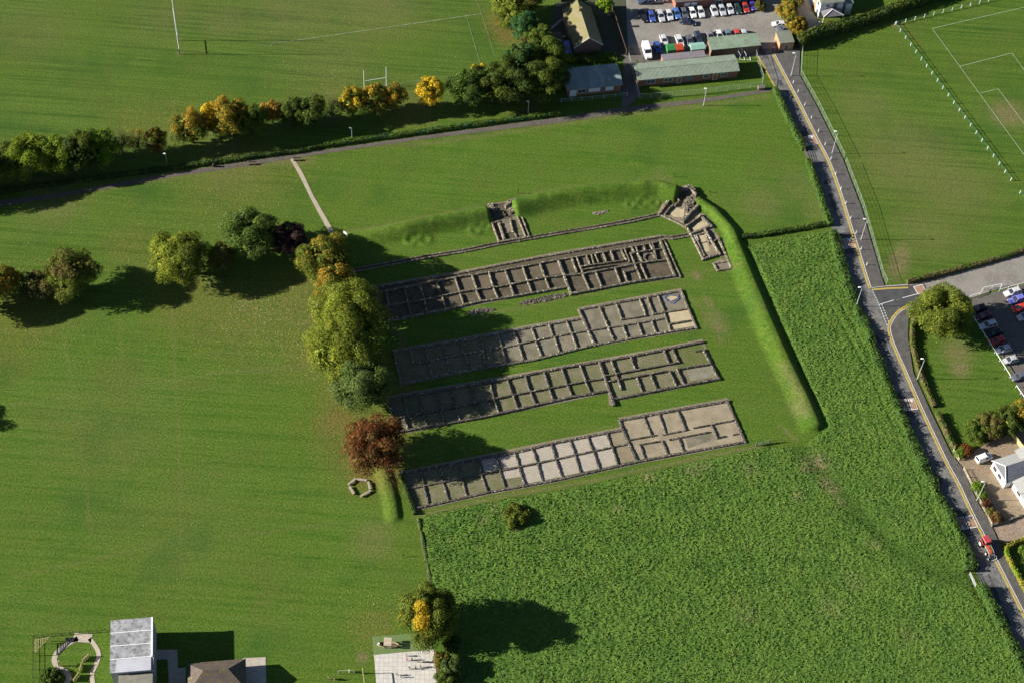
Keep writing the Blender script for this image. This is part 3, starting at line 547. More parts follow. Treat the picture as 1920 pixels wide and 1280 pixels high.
# ================================================================ ROADS AND PATHS
def asph(name, a, b, pa, s=.35):
    return pm(name, a, b, s, .92, pa, 1.3, .02, 14)
A_R = asph('asphalt', (.110, .108, .104), (.165, .160, .150), (.075, .073, .070), .5); A_F = asph('footway_asphalt', (.075, .070, .066), (.100, .094, .088), (.058, .056, .056), .6)
A_D = asph('new_asphalt', (.052, .052, .055), (.070, .070, .072), (.045, .045, .048)); A_P = asph('worn_asphalt', (.215, .200, .175), (.165, .152, .135), (.26, .24, .21), .18)
A_T = asph('path_asphalt', (.100, .086, .070), (.078, .068, .056), (.125, .105, .085), .4); A_C = asph('car_park_asphalt', (.105, .092, .078), (.125, .112, .098), (.085, .075, .065), .3)
WHT = pm('white_line', (.72, .72, .70), (.60, .60, .58), 2, .7, (.4, .4, .38), 6); YEL = pm('yellow_line', (.62, .46, .06), (.50, .38, .06), 2, .7, (.32, .27, .10), 5)
RED = pm('red_surfacing', (.33, .19, .12), (.25, .14, .09), 1.5, .85, (.38, .26, .2), 6); KRB = pm('kerb_concrete', (.52, .46, .40), (.42, .38, .33), 1.2, .85)
RR = [(1444, 92), (1451.6, 101.6), (1477, 150), (1503.5, 200), (1517, 228), (1538, 270), (1550, 291), (1560, 314), (1570, 340), (1583, 380), (1595, 420), (1612.5, 475), (1626, 520), (1633, 541)]
RR2 = [(1668, 615), (1671, 631), (1679, 651.6), (1700, 698), (1720, 746), (1753, 817), (1782, 878), (1795, 898), (1824.7, 963), (1845, 1002), (1885.6, 1082), (1920, 1148), (1990, 1285), (2060, 1420)]
RL = [(1415, 92), (1423, 106), (1459, 172), (1475, 206), (1497, 262), (1516, 305), (1546, 388), (1563, 440), (1583, 520), (1603, 575), (1632, 636), (1652, 690), (1678, 748), (1703, 808), (1734, 876), (1765, 938), (1780, 966), (1802, 1012), (1822, 1054), (1843, 1102), (1875, 1160), (1920, 1244), (1990, 1370), (2050, 1480)]
sheet('road', RR+[(1640, 552), (1668, 615)]+RR2[1:]+RL[::-1], .052, A_R)
sheet('side_road', [(1633, 541), (1662, 537), (1700, 533), (1735, 527), (1920, 476), (2060, 440), (2060, 500), (1920, 530), (1875, 541), (1818, 560), (1720, 571), (1697, 578), (1681, 590), (1670, 606), (1668, 615), (1640, 552)], .056, A_P)
sheet('road_junction', [(1633, 541), (1662, 538), (1735, 534), (1742, 566), (1717, 570), (1697, 578), (1681, 590), (1670, 606), (1668, 615), (1653, 580)], .060, A_D)
def raised(name, px, z, mat, kind='structure'):
    return tag(MB().poly(ccw([p[:2] for p in PL(px)]), 0, z).build(name, mat), None, None, None, kind)
FE = [(1500, 86), (1498.5, 141), (1531, 200), (1580, 299), (1615, 391), (1652.5, 520), (1658, 537)]
raised('pavement', [(1446, 92)]+[(x+1.2, y) for x, y in RR[1:-1]]+[(1635, 539.5), (1658, 536)]+FE[::-1][1:], .16, A_F)
BE = [(1713, 573), (1703, 601.6), (1702, 633), (1712, 698), (1743, 767), (1782.5, 850), (1804, 876.6), (1831, 939), (1857.5, 983), (1879, 1030), (1904, 1078), (1970, 1200), (2060, 1380)]
CV = [(1717, 570), (1697, 578), (1681, 590), (1671, 606)]
raised('pavement', CV+[(x+1.2, y) for x, y in RR2]+[(2080, 1410)]+BE[::-1], .16, A_F)
def stripe(name, pts, w, z, mat, d=0, kind='structure'):
    pw = resample(PL(pts), 3.0) if len(pts) > 2 else PL(pts); mb = MB(); strip(mb, [Vector(p[:2]) for p in pw], d-w/2, d+w/2, z); return tag(mb.build(name, mat), None, None, None, kind)
def smooth(pts, it=2):
    for _ in range(it):
        q = [pts[0]]
        for a, b in zip(pts[:-1], pts[1:]): q += [(a[0]*.75+b[0]*.25, a[1]*.75+b[1]*.25), (a[0]*.25+b[0]*.75, a[1]*.25+b[1]*.75)]
        pts = q+[pts[-1]]
    return pts
R1 = RR[1:]; R2C = smooth(CV+RR2)
mb = MB()
for ln in (smooth(R1, 1), [(1633, 541), (1662, 537.5), (1702, 535)], R2C): strip(mb, [Vector(p[:2]) for p in resample(PL(ln), 2)], -.02, .16, .175)
# kerb face
for ln in (smooth(R1, 1), R2C): strip(mb, [Vector(p[:2]) for p in resample(PL(ln), 2)], -.06, .02, .150)
tag(mb.build('kerb', KRB), None, None, None, 'structure')
mb = MB()
for ln in (smooth(R1, 1), [(1634, 541), (1662, 538.5), (1702, 537)], R2C):
    for d in (-.32, -.58): strip(mb, [Vector(p[:2]) for p in resample(PL(ln), 2)], d-.08, d+.08, .068)
for d in (.25, .5): strip(mb, [Vector(p[:2]) for p in resample(PL([(1424, 106), (1459, 170)]), 2)], d*-1-.08, d*-1+.08, .068)
tag(mb.build('yellow_lines', YEL), None, None, None, 'structure')
mb = MB()
rn = random.Random(5)
for i in range(26):
    k = rn.randrange(0, len(RL)-1); a_ = Vector(P(*RL[k])[:2]); b_ = Vector(P(*RL[k+1])[:2]); t_ = (b_-a_).normalized(); n_ = Vector((-t_.y, t_.x)); c_ = a_.lerp(b_, rn.random())+n_*rn.uniform(1.0, 3.4); l_, w_ = rn.uniform(.5, 3.2), rn.uniform(.2, .6)
    if P(1640, 540).y-14 < c_.y < P(1640, 540).y+3: continue
    mb.poly(ccw([c_-t_*l_-n_*w_, c_+t_*l_-n_*w_, c_+t_*l_+n_*w_, c_-t_*l_+n_*w_]), .0565+.0004*i)
tag(mb.build('road_patches', A_D), None, None, None, 'structure')
mb = MB()
def dashes(a, b, n, fr, w, z=.068):
    A_, B_ = P(*a), P(*b)
    for k in range(n):
        p, q = A_.lerp(B_, k/n), A_.lerp(B_, (k+fr)/n); strip(mb, [Vector(p[:2]), Vector(q[:2])], -w/2, w/2, z)
dashes((1635, 543), (1648, 571), 6, .6, .16); dashes((1648, 572), (1666, 617), 9, .62, .16); dashes((1653, 571), (1667, 606), 7, .62, .16)
for a, b in (((1648, 571.5), (1676, 563)), ((1692, 559), (1720, 551.5)), ((1722, 552), (1736, 548)), ((1759, 541), (1767, 538))): dashes(a, b, 1, 1, .16)
tag(mb.build('white_lines', WHT), None, None, None, 'structure')
def cushion(cx_, cy_, ax, k=1.0, split=True):
    """band of new asphalt and red speed panels across the lane"""
    c = P(cx_, cy_); a = P(*ax[0]); b = P(*ax[1]); u = Vector((b.x-a.x, b.y-a.y, 0)); W = u.length; u.normalize(); v = Vector((-u.y, u.x, 0)); root = thing('speed_table', ax[2], 'speed hump', (c.x, c.y, 0))
    def q(u0, u1, v0, v1, z, mt, nm):
        pts = [u*u0+v*v0, u*u1+v*v0, u*u1+v*v1, u*u0+v*v1]; MB().poly([(p.x, p.y) for p in pts], .05, z).build(nm, mt, root)
    h = W/2; q(-h, h, -3.4, 3.6, .064, A_D, 'asphalt_band')
    for s in ((-h+.05, -.18), (.18, h-.75)) if split else ((-h, h),):
        q(s[0], s[1], -1.6, 1.6, .085, WHT, 'white_border'); q(s[0]+.14, s[1]-.14, -1.46, 1.46, .095, RED, 'red_panel')
        m_ = (s[0]+s[1])/2; sg = -1 if s[0] < 0 else 1; tri = [u*(m_-.42)+v*sg*1.3, u*(m_+.42)+v*sg*1.3, u*m_+v*sg*.35]
        MB().poly(ccw([(p.x, p.y) for p in tri]), .099, .102).build('arrow_mark', WHT, root)
cushion(1518, 264, ((1501, 267), (1535, 260), 'red speed hump across the lane nearest the top of the road')); cushion(1588, 457, ((1570, 459), (1606, 455), 'red speed hump across the lane beside the football field end'))
cushion(1704, 758, ((1685, 760), (1723, 755), 'red speed hump across the lane beside the grass corner plot')); cushion(1813, 979, ((1792, 982), (1834, 974), 'red speed hump across the lane just behind the tractor'))
c = P(1725, 543); u = (P(1735, 545)-P(1720, 549)).normalized(); v = Vector((-u.y, u.x, 0)); root = thing('speed_table', 'single red speed panel on the side road by the big tree', 'speed hump', (c.x, c.y, 0))
for hw, z, mt, nm in ((1.25, .085, WHT, 'white_border'), (1.1, .095, RED, 'red_panel')): MB().poly([((u*a*hw+v*b_*hw*1.05).x, (u*a*hw+v*b_*hw*1.05).y) for a, b_ in ((-1, -1), (1, -1), (1, 1), (-1, 1))], .06, z).build(nm, mt, root)
sheet('path', [(-60, 384), (0, 376), (90, 366), (150, 356), (330, 324), (480, 300), (640, 277), (780, 257), (960, 232), (1060, 219), (1120, 208), (1180, 200), (1303, 187), (1425, 168.8), (1452, 166), (1444, 173), (1322, 192), (1240, 202), (1180, 211), (1060, 229), (960, 241), (780, 263.5), (640, 283.5), (550, 297), (480, 309), (330, 331), (150, 363), (0, 388), (-60, 398)], .012, A_T)
sheet('path', [(544, 299), (551, 297), (568, 325), (588, 368), (628, 437), (618, 439), (582, 372), (561, 329)], .014, pm('stone_path', (.36, .31, .23), (.29, .25, .18), .8, .95, (.42, .37, .29), 4, .03, 9))
sheet('car_park', [(1172, -40), (1478, -40), (1472, 20), (1484, 58), (1482, 92), (1428, 106), (1195, 112), (1178, 106)], .018, A_P)
sheet('yard', [(1170, 100), (1190, 98), (1196, 128), (1200, 180), (1176, 200), (1165, 200)], .022, A_C); sheet('yard', [(1180, 90), (1428, 92), (1416, 100), (1380, 104), (1200, 120)], .020, A_C)
sheet('car_park', [(1815, 562), (1920, 533), (2040, 505), (2040, 800), (1921, 756), (1898, 700)], .018, A_C)
sheet('driveway', [(1788, 852), (1800, 862), (1850, 830), (1925, 800), (1990, 960), (1930, 985), (1862, 984), (1834, 938), (1806, 876)], .018, pm('leafy_gravel', (.25, .185, .12), (.20, .155, .105), .6, .95, (.33, .26, .18), 3, .04, 9))
sheet('driveway', [(1862, 985), (1925, 960), (1990, 960), (2010, 985), (1920, 1006), (1884, 1018), (1875, 1012)], .020, pm('brown_gravel', (.27, .20, .155), (.21, .16, .12), .6, .95, (.34, .27, .21), 3, .04, 9))
sheet('driveway', [(1440, 92), (1484, 92), (1500, 82), (1530, 56), (1540, 44), (1520, 20), (1532, -30), (1508, -30), (1488, 40), (1492, 70)], .022, pm('concrete_drive', (.30, .28, .24), (.25, .235, .20), .5, .95))
sheet('yard', [(1040, 5), (1172, -10), (1178, 106), (1060, 108), (1030, 60)], .014, pm('garden_ground', (.07, .065, .05), (.05, .065, .03), .5, .95))
mb = MB()
def wl(a, b, w=.12, z=.05): strip(mb, [Vector(P(*a)[:2]), Vector(P(*b)[:2])], -w/2, w/2, z)
GL = pm('pitch_line', (.34, .42, .26), (.26, .36, .18), 1.2, .9, (.10, .17, .05), 3.5)
for a, b in (((1748, 54), (1960, 5)), ((1748, 54), (1854, 200)), ((1854, 200), (1960, 345)), ((1800, 125), (1897.5, 100)), ((1897.5, 100), (1985, 222)), ((1839, 175), (1871.5, 167)), ((1871.5, 167), (1930, 245))): wl(a, b, .16)
tag(mb.build('pitch_lines', GL), None, None, None, 'structure'); mb = MB()
GF = pm('faded_line', (.24, .30, .17), (.14, .19, .08), .6, .9, (.06, .11, .025), 1.2)
for a, b in (((480, 87), (903, 26)), ((560, 76), (903, 26.6)), ((903, 26), (928, 108)), ((888, -10), (903, 26)), ((480, 196), (640, 173)), ((740, 158), (850, 143)), ((873, 25), (900, 118))): wl(a, b, .11)
tag(mb.build('pitch_lines', GF), None, None, None, 'structure')
# school ground
SP = pm('school_path', (.40, .34, .27), (.34, .29, .24), 1, .95)
mb = MB()
def curve(pts, w): strip(mb, [Vector(p[:2]) for p in resample(PL(smooth(pts, 3)), 1.2)], -w/2, w/2, .016)
curve([(146, 1196), (128, 1205), (106, 1222), (100, 1238), (108, 1250), (124, 1258), (131, 1270), (122, 1284)], 1.1); curve([(168, 1196), (182, 1215), (186, 1228), (180, 1246), (171, 1262), (175, 1284)], .9); curve([(138, 1193), (155, 1195), (172, 1196)], 2.0)
tag(mb.build('path', SP), None, None, None, 'structure')
m, nt, b = newmat('paving_slabs'); b.inputs['Roughness'].default_value = .85
br = _nn(nt, 'ShaderNodeTexBrick'); br.inputs['Scale'].default_value = 1; br.offset = 0
for k_, v_ in (('Color1', (.46, .43, .38, 1)), ('Color2', (.52, .49, .44, 1)), ('Mortar', (.30, .28, .25, 1)), ('Mortar Size', .04), ('Brick Width', .95), ('Row Height', .95)): br.inputs[k_].default_value = v_
nt.links.new(pos(nt, rot=R(-4)), br.inputs['Vector'])
col = mixc(nt, ramp(nt, noise(nt, pos(nt), .8, 4, .6), [(.45, (0, 0, 0)), (.7, (.5, .5, .5))]), br.outputs['Color'], (.33, .31, .27)); nt.links.new(col, b.inputs['Base Color'])
sheet('playground', [(701, 1227), (813, 1217), (824, 1310), (708, 1310)], .030, m); sheet('playground_turf', [(697, 1193), (805, 1184), (812, 1218), (701, 1227)], .022, pm('artificial_turf', (.10, .155, .05), (.12, .17, .06), 1, .95))
sheet('playground', [(455, 1233), (498, 1231), (500, 1300), (455, 1300)], .022, pm('slab_terrace', (.40, .35, .29), (.34, .30, .25), 1.2, .9)); sheet('path', [(290, 1217), (332, 1217), (334, 1252), (348, 1250), (348, 1300), (318, 1300), (314, 1235), (290, 1236)], .022, SP)
# ================================================================ TREES, HEDGES
m, nt, b = newmat('leaves'); b.inputs['Roughness'].default_value = .8; b.inputs['Specular IOR Level'].default_value = .08
at = _nn(nt, 'ShaderNodeAttribute', attribute_name='tint'); nt.links.new(at.outputs['Color'], b.inputs['Base Color'])
tr_ = _nn(nt, 'ShaderNodeBsdfTranslucent'); nt.links.new(at.outputs['Color'], tr_.inputs[0]); mx_ = _nn(nt, 'ShaderNodeMixShader'); mx_.inputs[0].default_value = .34
nt.links.new(b.outputs[0], mx_.inputs[1]); nt.links.new(tr_.outputs[0], mx_.inputs[2]); nt.links.new(mx_.outputs[0], nt.nodes['Material Output'].inputs[0])
LV = m; BARK = pm('bark', (.11, .09, .07), (.07, .06, .045), 3, .95)
PALS = {  # leaf tones (albedo)
 'green': [(.050, .085, .016), (.066, .105, .020), (.036, .064, .014)], 'dark': [(.030, .050, .014), (.042, .066, .016), (.024, .040, .014)],
 'olive': [(.070, .090, .017), (.092, .104, .018), (.050, .072, .015)], 'yellowgreen': [(.120, .145, .022), (.165, .165, .022), (.092, .125, .022)],
 'yellow': [(.330, .240, .020), (.400, .270, .020), (.260, .180, .020)], 'orange': [(.260, .150, .020), (.300, .175, .022), (.180, .115, .022)],
 'rust': [(.098, .032, .013), (.125, .046, .015), (.060, .024, .013)], 'purple': [(.032, .018, .022), (.045, .026, .028), (.024, .014, .018)],
 'silver': [(.072, .100, .034), (.090, .118, .046), (.056, .082, .026)], 'brown': [(.095, .070, .030), (.070, .058, .030), (.12, .085, .035)], 'lime': [(.090, .150, .014), (.130, .180, .016), (.06, .11, .014)],
 'bluegreen': [(.030, .080, .032), (.042, .100, .040), (.022, .058, .026)]}
for k_ in list(PALS): PALS[k_] = [(c_[0]*1.6, c_[1]*1.6, c_[2]*1.25) for c_ in PALS[k_]]
def leafquads(pts, nrm, size, tint, rn):
    n = len(pts); nr = nrm+rn.normal(0, .42, (n, 3)); nr /= np.linalg.norm(nr, axis=1)[:, None]
    a = rn.normal(0, 1, (n, 3)); u = np.cross(nr, a); u /= np.linalg.norm(u, axis=1)[:, None]+1e-9; v = np.cross(nr, u)
    s = size*rn.uniform(.55, 1.25, n)[:, None]; k = rn.uniform(.5, .8, n)[:, None]
    q = np.stack([pts-u*s, pts-v*s*k, pts+u*s, pts+v*s*k], 1).reshape(-1, 3)
    return q, np.repeat(np.c_[tint, np.ones(n)], 4, 0)
def crown_pts(rad, hz_, n_lobes, per, rn, pal, pal2, mixf, lobe_r, low=-.75):
    P_, N_, T_ = [], [], []; lob = []
    for k in range(n_lobes):
        z = rn.uniform(low, .98); t = rn.uniform(0, 6.283)+k*2.4; rr = math.sqrt(max(0, 1-z*z)); f = rn.uniform(.60, .86) if k % 5 else rn.uniform(.2, .5)
        c = np.array([math.cos(t)*rr*rad*f, math.sin(t)*rr*rad*f, z*hz_*f]); r = lobe_r*rn.uniform(.7, 1.3); lob.append(c)
        n = int(per*r*r/(lobe_r*lobe_r)); dd = rn.normal(0, 1, (n, 3)); dd /= np.linalg.norm(dd, axis=1)[:, None]
        dd[:, 2] = np.where(dd[:, 2] < -.35, -dd[:, 2], dd[:, 2])
        q = c+dd*r*rn.uniform(.72, 1.12, (n, 1))*np.array([1, 1, .85])
        w_ = mixf(c[0]/rad, c[1]/rad, c[2]/hz_) if callable(mixf) else mixf
        w_ = min(1, max(0, w_*1.2+rn.uniform(-.35, .35))); A_, B_ = np.array(PALS[pal]), np.array(PALS[pal2]); ia = rn.integers(0, 3, n)
        base = np.where((rn.random(n) < w_)[:, None], B_[ia], A_[ia])
        P_.append(q); N_.append(dd); T_.append(base*rn.uniform(.85, 1.15)*rn.uniform(.75, 1.3, (n, 1)))
    return np.vstack(P_), np.vstack(N_), np.vstack(T_), lob
def tree(px, py, rad, H, pal, label, base=None, taper=.13, cb=None, pal2=None, mixf=.0, dens=1.0, cat='tree', group=None, name='tree', ry=None, leaf=.185, bare=False, seed=None):
    """px,py = centre of the crown on the survey sheet; rad crown radius, H height"""
    cb = H*.08 if cb is None else min(cb, H*.08); rad *= 1.15; dens *= 1.5; zc = (H+cb)/2; hz_ = (H-cb)/2; w = P(*base) if base else P(px, py, cb+(H-cb)*.47); rn = np.random.default_rng(int(px*31+py*17) if seed is None else seed)
    root = thing(name, label, cat, (w.x, w.y, 0), 0, group)
    lr = max(.55, rad*.25) if rad > 2 else rad*.42
    nl = int(26*dens**.5*(1+rad/12)); per = int(14.5*4*math.pi*rad*max(rad, hz_)*dens/nl/(leaf/.3)**2*.62)
    if bare: per = int(per*.28)
    q, nn, tt, lob = crown_pts(rad, hz_, nl, per, rn, pal, pal2 or pal, mixf, lr)
    q[:, :2] *= (1-taper*np.clip(q[:, 2]/hz_, -1, 1))[:, None]; lob = [np.array([c[0]*(1-taper*c[2]/hz_), c[1]*(1-taper*c[2]/hz_), c[2]]) for c in lob]
    if ry: q[:, 1] *= ry
    q[:, 2] += zc; q[:, 2] = np.where(q[:, 2] < .25, .25+rn.random(len(q))*.8, q[:, 2])
    V, C = leafquads(q, nn, leaf if not bare else leaf*.7, tt, rn)
    if not bare:  # oversized inner leaves added to fill gaps and make the cast shadow solid
        ni = int(26*rad*rad); dd = rn.normal(0, 1, (ni, 3)); dd /= np.linalg.norm(dd, axis=1)[:, None]; qi = dd*(rn.random(ni)**.5)[:, None]*np.array([rad*.78, rad*.78*(ry or 1), hz_*.78]); qi[:, 2] = np.maximum(qi[:, 2]+zc, .3)
        V2, C2 = leafquads(qi, dd, .5 if rad > 2 else .3, tt[rn.integers(0, len(tt), ni)], rn); V = np.vstack([V, V2]); C = np.vstack([C, C2])
    cr = npmesh('crown', V, np.arange(len(V)).reshape(-1, 4), LV, {'tint': C}); cr.parent = root
    mb = MB(); tw = max(.12, rad*.055); mb.tube((0, 0, -.1), (0, 0, zc*.75), tw*1.2, tw*.7, 8)
    for k, c in enumerate(lob):
        if k % (1 if bare else 2) == 0: mb.tube((0, 0, zc*rn.uniform(.35, .75)), (c[0], c[1]*(ry or 1), c[2]+zc), tw*.42, tw*.12, 5)
    if bare:
        for k in range(90):
            c = lob[rn.integers(0, len(lob))]; e = c+rn.normal(0, rad*.3, 3); mb.tube((c[0], c[1], c[2]+zc), (e[0], e[1], max(.3, e[2]+zc)), .05, .02, 3)
    mb.build('trunk', BARK, root); return root
G1 = 'trees along the left edge of the ruins'; G2 = 'trees between playing field and footpath'; G3 = 'trees across the left lawn'
west = lambda x, y, z: .75 if x < -.3 and z > -.6 else .12
tree(612, 486, 6.2, 13.5, 'olive', 'olive and orange tree just below the end of the stone path', pal2='orange', mixf=lambda x, y, z: .12 if z > .25 else -.1, group=G1)
tree(628, 535, 4.6, 11.5, 'olive', 'small orange-topped tree squeezed between two larger crowns beside the ruins', pal2='orange', mixf=.4, group=G1)
tree(655, 588, 8.3, 15.5, 'yellowgreen', 'large yellow-green tree left of the second barrack ruin', pal2='olive', mixf=lambda x, y, z: .6 if x > .2 else .15, group=G1, dens=1.1)
tree(644, 650, 8.6, 15.5, 'yellowgreen', 'broad yellow-green tree with golden left flank behind the grey-green tree', pal2='olive', mixf=lambda x, y, z: .55 if x > .25 else .2, group=G1, dens=1.1)
tree(678, 722, 6.6, 12.5, 'silver', 'rounded grey-green tree left of the third barrack ruin', pal2='green', mixf=.2, group=G1, dens=1.15)
tree(705, 834, 6.7, 12.0, 'rust', 'rust-red copper tree left of the nearest barrack ruin', pal2='brown', mixf=.2, group=G1, dens=.95)
tree(541, 450, 4.3, 10.5, 'purple', 'dark purple-leaved tree between a green and an olive tree', group=G3, dens=1.1)
tree(468, 437, 6.4, 13, 'green', 'tall mid-green tree left of the dark purple tree', pal2='silver', mixf=.3, group=G3, dens=1.1)
tree(416, 482, 3.6, 7.5, 'brown', 'small brown tree between the pale green and the mid-green tree', pal2='olive', mixf=.4, group=G3, bare=False, dens=.8)
tree(336, 482, 7.0, 12.5, 'yellowgreen', 'broad pale yellow-green tree on the left lawn', pal2='olive', mixf=lambda x, y, z: .65 if x > .2 else .1, group=G3, dens=1.1)
tree(134, 512, 6.2, 12.5, 'olive', 'rounded dark olive tree near the left edge of the lawn', pal2='brown', mixf=lambda x, y, z: .5 if z > .5 else .1, group=G3, dens=1.15)
tree(66, 537, 4.2, 7.5, 'brown', 'low brownish half-bare tree left of the dark olive tree', pal2='dark', mixf=.5, group=G3, dens=.6)
tree(8, 530, 4.2, 9.5, 'olive', 'yellowing tree cut by the left edge of the picture', pal2='orange', mixf=.45, group=G3)
tree(795, 1157, 5.9, 14.0, 'olive', 'dense dome-shaped tree with a golden patch beside the playground', base=(803, 1181), taper=.26, cb=.3, pal2='yellow', mixf=lambda x, y, z: 1.1 if (x+.25)**2+(y+.45)**2 < .16 and z > -.1 else (-.1 if x < -.1 else -.3), dens=2.3, cat='tree')
for px, py, r, H, a, lab in [(-48, 322, 6.0, 12, 'olive', 'olive tree just outside the left edge of the footpath row'), (-120, 334, 6.0, 13, 'green', 'green tree further outside the left edge of the footpath row'), (-60, 545, 5.5, 12, 'olive', 'olive tree just outside the left edge of the lawn'), (-215, 752, 5.0, 12, 'olive', 'lone tree left of the picture whose shadow reaches in')]: tree(px, py, r, H, a, lab, group=G3)
# row along the footpath
ROW = [(8, 302, 5.0, 8, 'olive', 'dark', .4, 'dark half-bare tree in the far left corner of the footpath row'), (52, 293, 5.8, 9.5, 'yellowgreen', 'lime', .35, 'tall yellow-green tree at the left of the footpath row'),
 (100, 292, 5.4, 8.5, 'olive', 'lime', .4, 'green tree just right of the tall yellow-green one'), (146, 287, 5.2, 9, 'dark', 'olive', .4, 'dark brownish-green tree in the left part of the footpath row'), (184, 276, 4.8, 8.5, 'lime', 'green', .4, 'bright green tree in the left part of the footpath row'),
 (226, 268, 3.2, 7, 'brown', 'dark', .5, 'bare grey-brown tree in the footpath row'), (257, 266, 2.8, 7, 'orange', 'olive', .4, 'slim orange tree beside the bare one in the footpath row'), (293, 264, 2.9, 6.5, 'rust', 'olive', .5, 'rusty-brown bush-shaped tree at the end of the left group in the footpath row'),
 (357, 238, 4.7, 9.5, 'olive', 'orange', .32, 'olive-gold tree with drooping crown left of the bright yellow one'), (396, 222, 3.2, 8.5, 'yellow', 'yellow', .0, 'bright yellow tree in the middle of the footpath row'), (432, 222, 5.4, 10, 'olive', 'orange', .42, 'big orange-topped tree right of the bright yellow one'),
 (468, 228, 4.2, 8.5, 'olive', 'green', .4, 'olive-green tree in front of the big orange-topped one'), (510, 210, 2.7, 7, 'orange', 'brown', .2, 'small orange tree between two dark olive crowns'), (548, 212, 3.6, 7.5, 'dark', 'olive', .4, 'dark tree right of the small orange tree'),
 (582, 208, 4.0, 8.5, 'dark', 'olive', .45, 'dark olive tree with speckled golden top'), (622, 208, 3.3, 5.5, 'brown', 'dark', .4, 'low bare thicket-like tree in the middle of the footpath row'), (661, 192, 3.4, 8, 'olive', 'yellow', .35, 'slim yellow-green tree left of the white rugby posts'),
 (702, 186, 3.8, 8, 'olive', 'orange', .4, 'airy orange-tinged tree below the white rugby posts'), (738, 184, 3.2, 7.5, 'olive', 'orange', .35, 'light olive tree at the right of the white rugby posts'), (808, 172, 3.7, 8.5, 'yellow', 'olive', .1, 'lone bright yellow tree between rugby posts and dark wood'),
 (880, 162, 5.0, 10, 'dark', 'green', .35, 'dark green tree at the left end of the wood by the clubhouse'), (925, 158, 5.2, 10.5, 'dark', 'olive', .4, 'dark olive tree in the left half of the wood by the clubhouse'), (968, 148, 6.0, 12, 'dark', 'olive', .35, 'tall dark tree in the middle of the wood by the clubhouse'),
 (975, 120, 4.6, 13, 'dark', 'bluegreen', .3, 'very dark crown rising from the middle of the wood'), (1015, 150, 5.6, 11.5, 'dark', 'olive', .45, 'broad olive-speckled tree at the right end of the wood by the clubhouse'), (1025, 108, 5.0, 11.5, 'olive', 'green', .35, 'yellowish-green crown behind the wood beside the blue car'),
 (1045, 140, 3.6, 9, 'dark', 'green', .3, 'dark tree touching the clubhouse roof'), (1012, 75, 4.0, 8.5, 'green', 'olive', .3, 'green tree left of the mossy bungalow'), (985, 52, 4.0, 9, 'bluegreen', 'green', .2, 'blue-green conifer-like tree at the field corner'),
 (960, 26, 4.2, 9, 'olive', 'yellowgreen', .4, 'olive tree near the top by the field corner'), (948, 2, 4.2, 9, 'yellowgreen', 'olive', .3, 'yellow-green tree at the top edge beside the field'), (990, -5, 4.5, 9, 'olive', 'brown', .4, 'olive-brown tree at the top edge behind the bungalow'), (1135, 10, 2.3, 5.5, 'lime', 'lime', 0, 'bright lime-green bush beside the car park fence'),
 (990, 92, 3.4, 6.5, 'silver', 'brown', .4, 'pale grey-green shrub between conifer and wood'), (900, 146, 3.0, 8, 'olive', 'yellow', .3, 'yellow-topped tree peeping over the wood')]
for px, py, r, H, a, b_, mf, lab in ROW:
    H *= 1.22
    tree(px, py, r, H, a, lab, pal2=b_, mixf=(lambda x, y, z, mf=mf: mf*1.15 if z > .1 else mf*.2), group=G2, bare='bare' in lab and 'half' not in lab, dens=.95, leaf=.185)
tree(1764, 590, 7.3, 12.5, 'olive', 'large spreading olive-green tree in the corner of side road and car park', pal2='yellowgreen', mixf=lambda x, y, z: .4 if x > .1 and y > .1 else .12, dens=1.15, cb=1.2)
tree(967, 966, 2.9, 1.9, 'olive', 'lone low yellow-green bush standing in the rough meadow', cb=0, pal2='olive', mixf=.35, cat='bush', name='bush', ry=1.0)
o = stones('soil_mound', 'bare brown earth patch under the lone meadow bush', 'soil', [(958, 983), (966, 972), (975, 974), (978, 990), (962, 993)], pm('dark_soil', (.11, .08, .06), (.07, .05, .04), 2, .95), 160, .35, (.15, .4))
